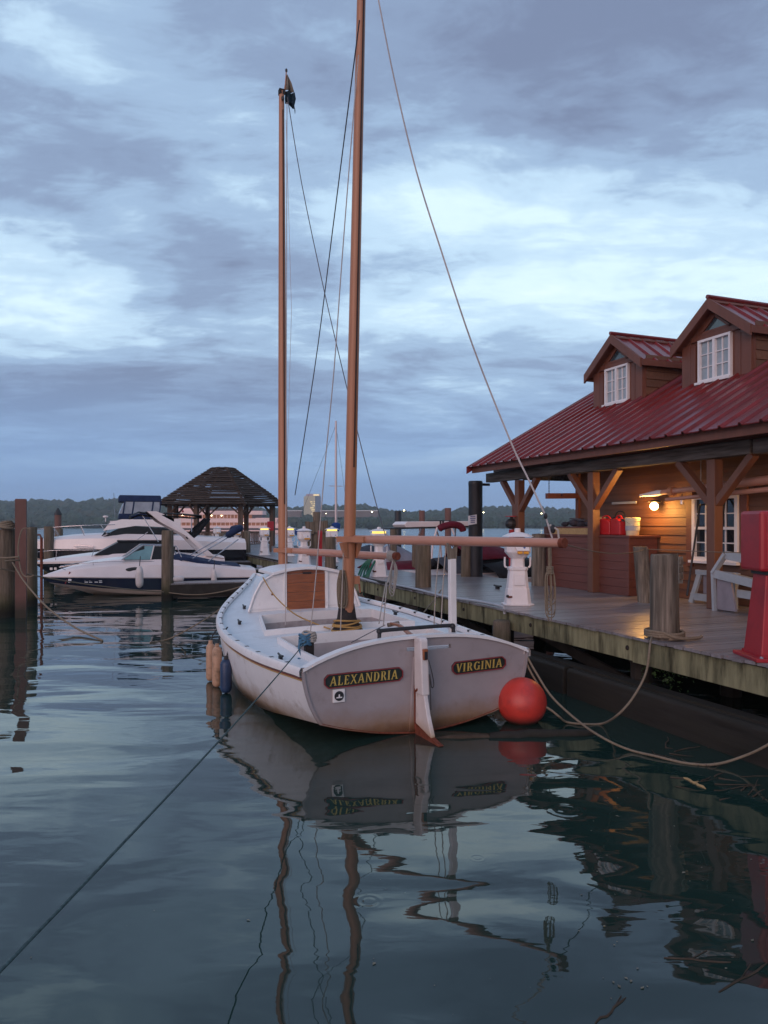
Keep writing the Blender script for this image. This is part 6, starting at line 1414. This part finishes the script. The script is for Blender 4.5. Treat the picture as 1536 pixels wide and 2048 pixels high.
# sloop with blue sail cover
sl = small_boat('small sloop with bare mast and blue sail cover behind the main mast', 708, 36.5, 6.0, 2.0, .85, BRZ+math.pi, m_gel, 'boats beyond the dock')
ksl = 36.5/FPX; mxy = Rz(-sl.rotation_euler.z) @ (V((fx(672)*36.5, 36.5, 0))-V(sl.location)); mxy.z = 0
MB().tube([mxy+V((0, 0, .8)), mxy+V((0, 0, CAMH+(HOR-842)*ksl))], [.075, .05], 10).build('mast', m_alu, sl)
MB().beam(mxy+V((0, -.35, 4.4)), mxy+V((0, .35, 4.4)), .03, .03).build('spreader', m_alu, sl)
MB().tube(spline([mxy+V((0, .0, 2.6)), mxy+V((0, -.05, 2.25)), mxy+V((0, -.5, 2.12)), mxy+V((0, -1.6, 2.1)), mxy+V((0, -2.1, 2.13))], 4), [.10]+[.22]*7+[.15]*8+[.06], 8).build('sail_cover', m_cblue, sl, smooth=60)
for a in (.9, -2.6): MB().tube([mxy+V((0, 0, CAMH+(HOR-850)*ksl)), mxy+V((0, a, .9))], .008, 4).build('stay', m_wire, sl)

# ------------------------------------------------------------------ flotsam
o = thing('drift_log', 'long brown drift log floating against the red buoy', 'log', on(1000, 1468), 0)
a_, b_ = on(868, 1476, .0), on(1195, 1466, .02); L_ = [a_.lerp(b_, i/12)+V((0, rnd.uniform(-.03, .03), rnd.uniform(-.01, .012))) for i in range(13)]
MB().tube(L_[:5], [.012, .03, .035, .035, .03], 9).build('thin_end', m_drift, o, o.location, smooth=50); MB().tube(L_[4:], [.05, .06, .065, .06, .062, .055, .05, .045, .02], 10).build('log', m_log, o, o.location, smooth=50)
for i, (a, b, lab) in enumerate((((1368, 1556), (1412, 1578), 'short pale stick floating below the mooring line'), ((1325, 1918), (1460, 1924), 'straight brown twig floating in the lower right'), ((1440, 1985), (1536, 1925), 'forked grey branch at the lower right edge'), ((1195, 2046), (1252, 1995), 'dark thin twig near the bottom of the photo'))):
    p, q = on(*a), on(*b); n_ = 7; pts = [p.lerp(q, k/n_)+V((rnd.uniform(-.012, .012), rnd.uniform(-.01, .01), .002)) for k in range(n_+1)]
    r_ = .014 if i == 0 else .006
    ob = MB().tube(pts, [r_*.6]+[r_]*(n_-1)+[r_*.4], 7).tube([pts[3], pts[3]+(q-p)*.2+V((.05, .09, .0))], r_*.5, 5).build('stick', m_box if i == 0 else m_drift, None, p, smooth=50, loc=p); tag(ob, lab, 'stick', 'sticks floating on the water')
rr = random.Random(21); tw = MB()
def twig(c, a, ln, r_):
    d = V((math.cos(a), math.sin(a), rr.uniform(-.05, .12))); pts = [c]; 
    for k in range(5): d = (d+V((rr.uniform(-.3, .3), rr.uniform(-.3, .3), 0))).normalized(); pts.append(pts[-1]+d*ln/5)
    tw.tube(pts, [r_, r_*.9, r_*.8, r_*.7, r_*.5, r_*.3], 5)
for i in range(24):
    px = rr.triangular(1290, 1560, 1440); py = 1500+(px-1290)*.36+rr.gauss(10, 24)
    twig(on(px, max(py, 1490), .004), rr.uniform(-.6, 1.0), rr.uniform(.08, .42), rr.uniform(.003, .009))
for k in range(6): twig(on(1310+22*k, 1508+6*k, .01), rr.uniform(1.2, 2.0), .16, .006)
tag(tw.build('driftwood_twigs', m_drift, fix=False), 'tangle of floating twigs beside the timber boom', 'twigs', None, 'stuff')
lf = MB(); m_lf = M('floating_leaf', (.16, .14, .10), .6, .5, 3)
for px, py, s_ in [(1238, 1972, .016), (1262, 1962, .015), (1252, 1956, .012), (1285, 1975, .017), (748, 1927, .016), (497, 1840, .016), (1367, 1745, .022), (62, 1915, .008), (1505, 1880, .018), (1235, 1632, .02)]+[(rr.uniform(1150, 1536), rr.uniform(1540, 2040), rr.uniform(.004, .011)) for _ in range(46)]+[(rr.uniform(0, 1100), rr.uniform(1500, 2040), rr.uniform(.003, .006)) for _ in range(20)]:
    c = on(px, py, .004); a = rr.uniform(0, 6); u_ = V((math.cos(a), math.sin(a), 0))*s_; v_ = V((-math.sin(a), math.cos(a), 0))*s_*rr.uniform(.4, .7)
    lf.add([c-u_, c-u_*.3+v_+V((0, 0, .001)), c+u_, c-u_*.2-v_+V((0, 0, .002))], [(0, 1, 2, 3)])
tag(lf.build('floating_leaves', m_lf, fix=False), 'scattered leaves and specks floating on the water', 'leaves', None, 'stuff')
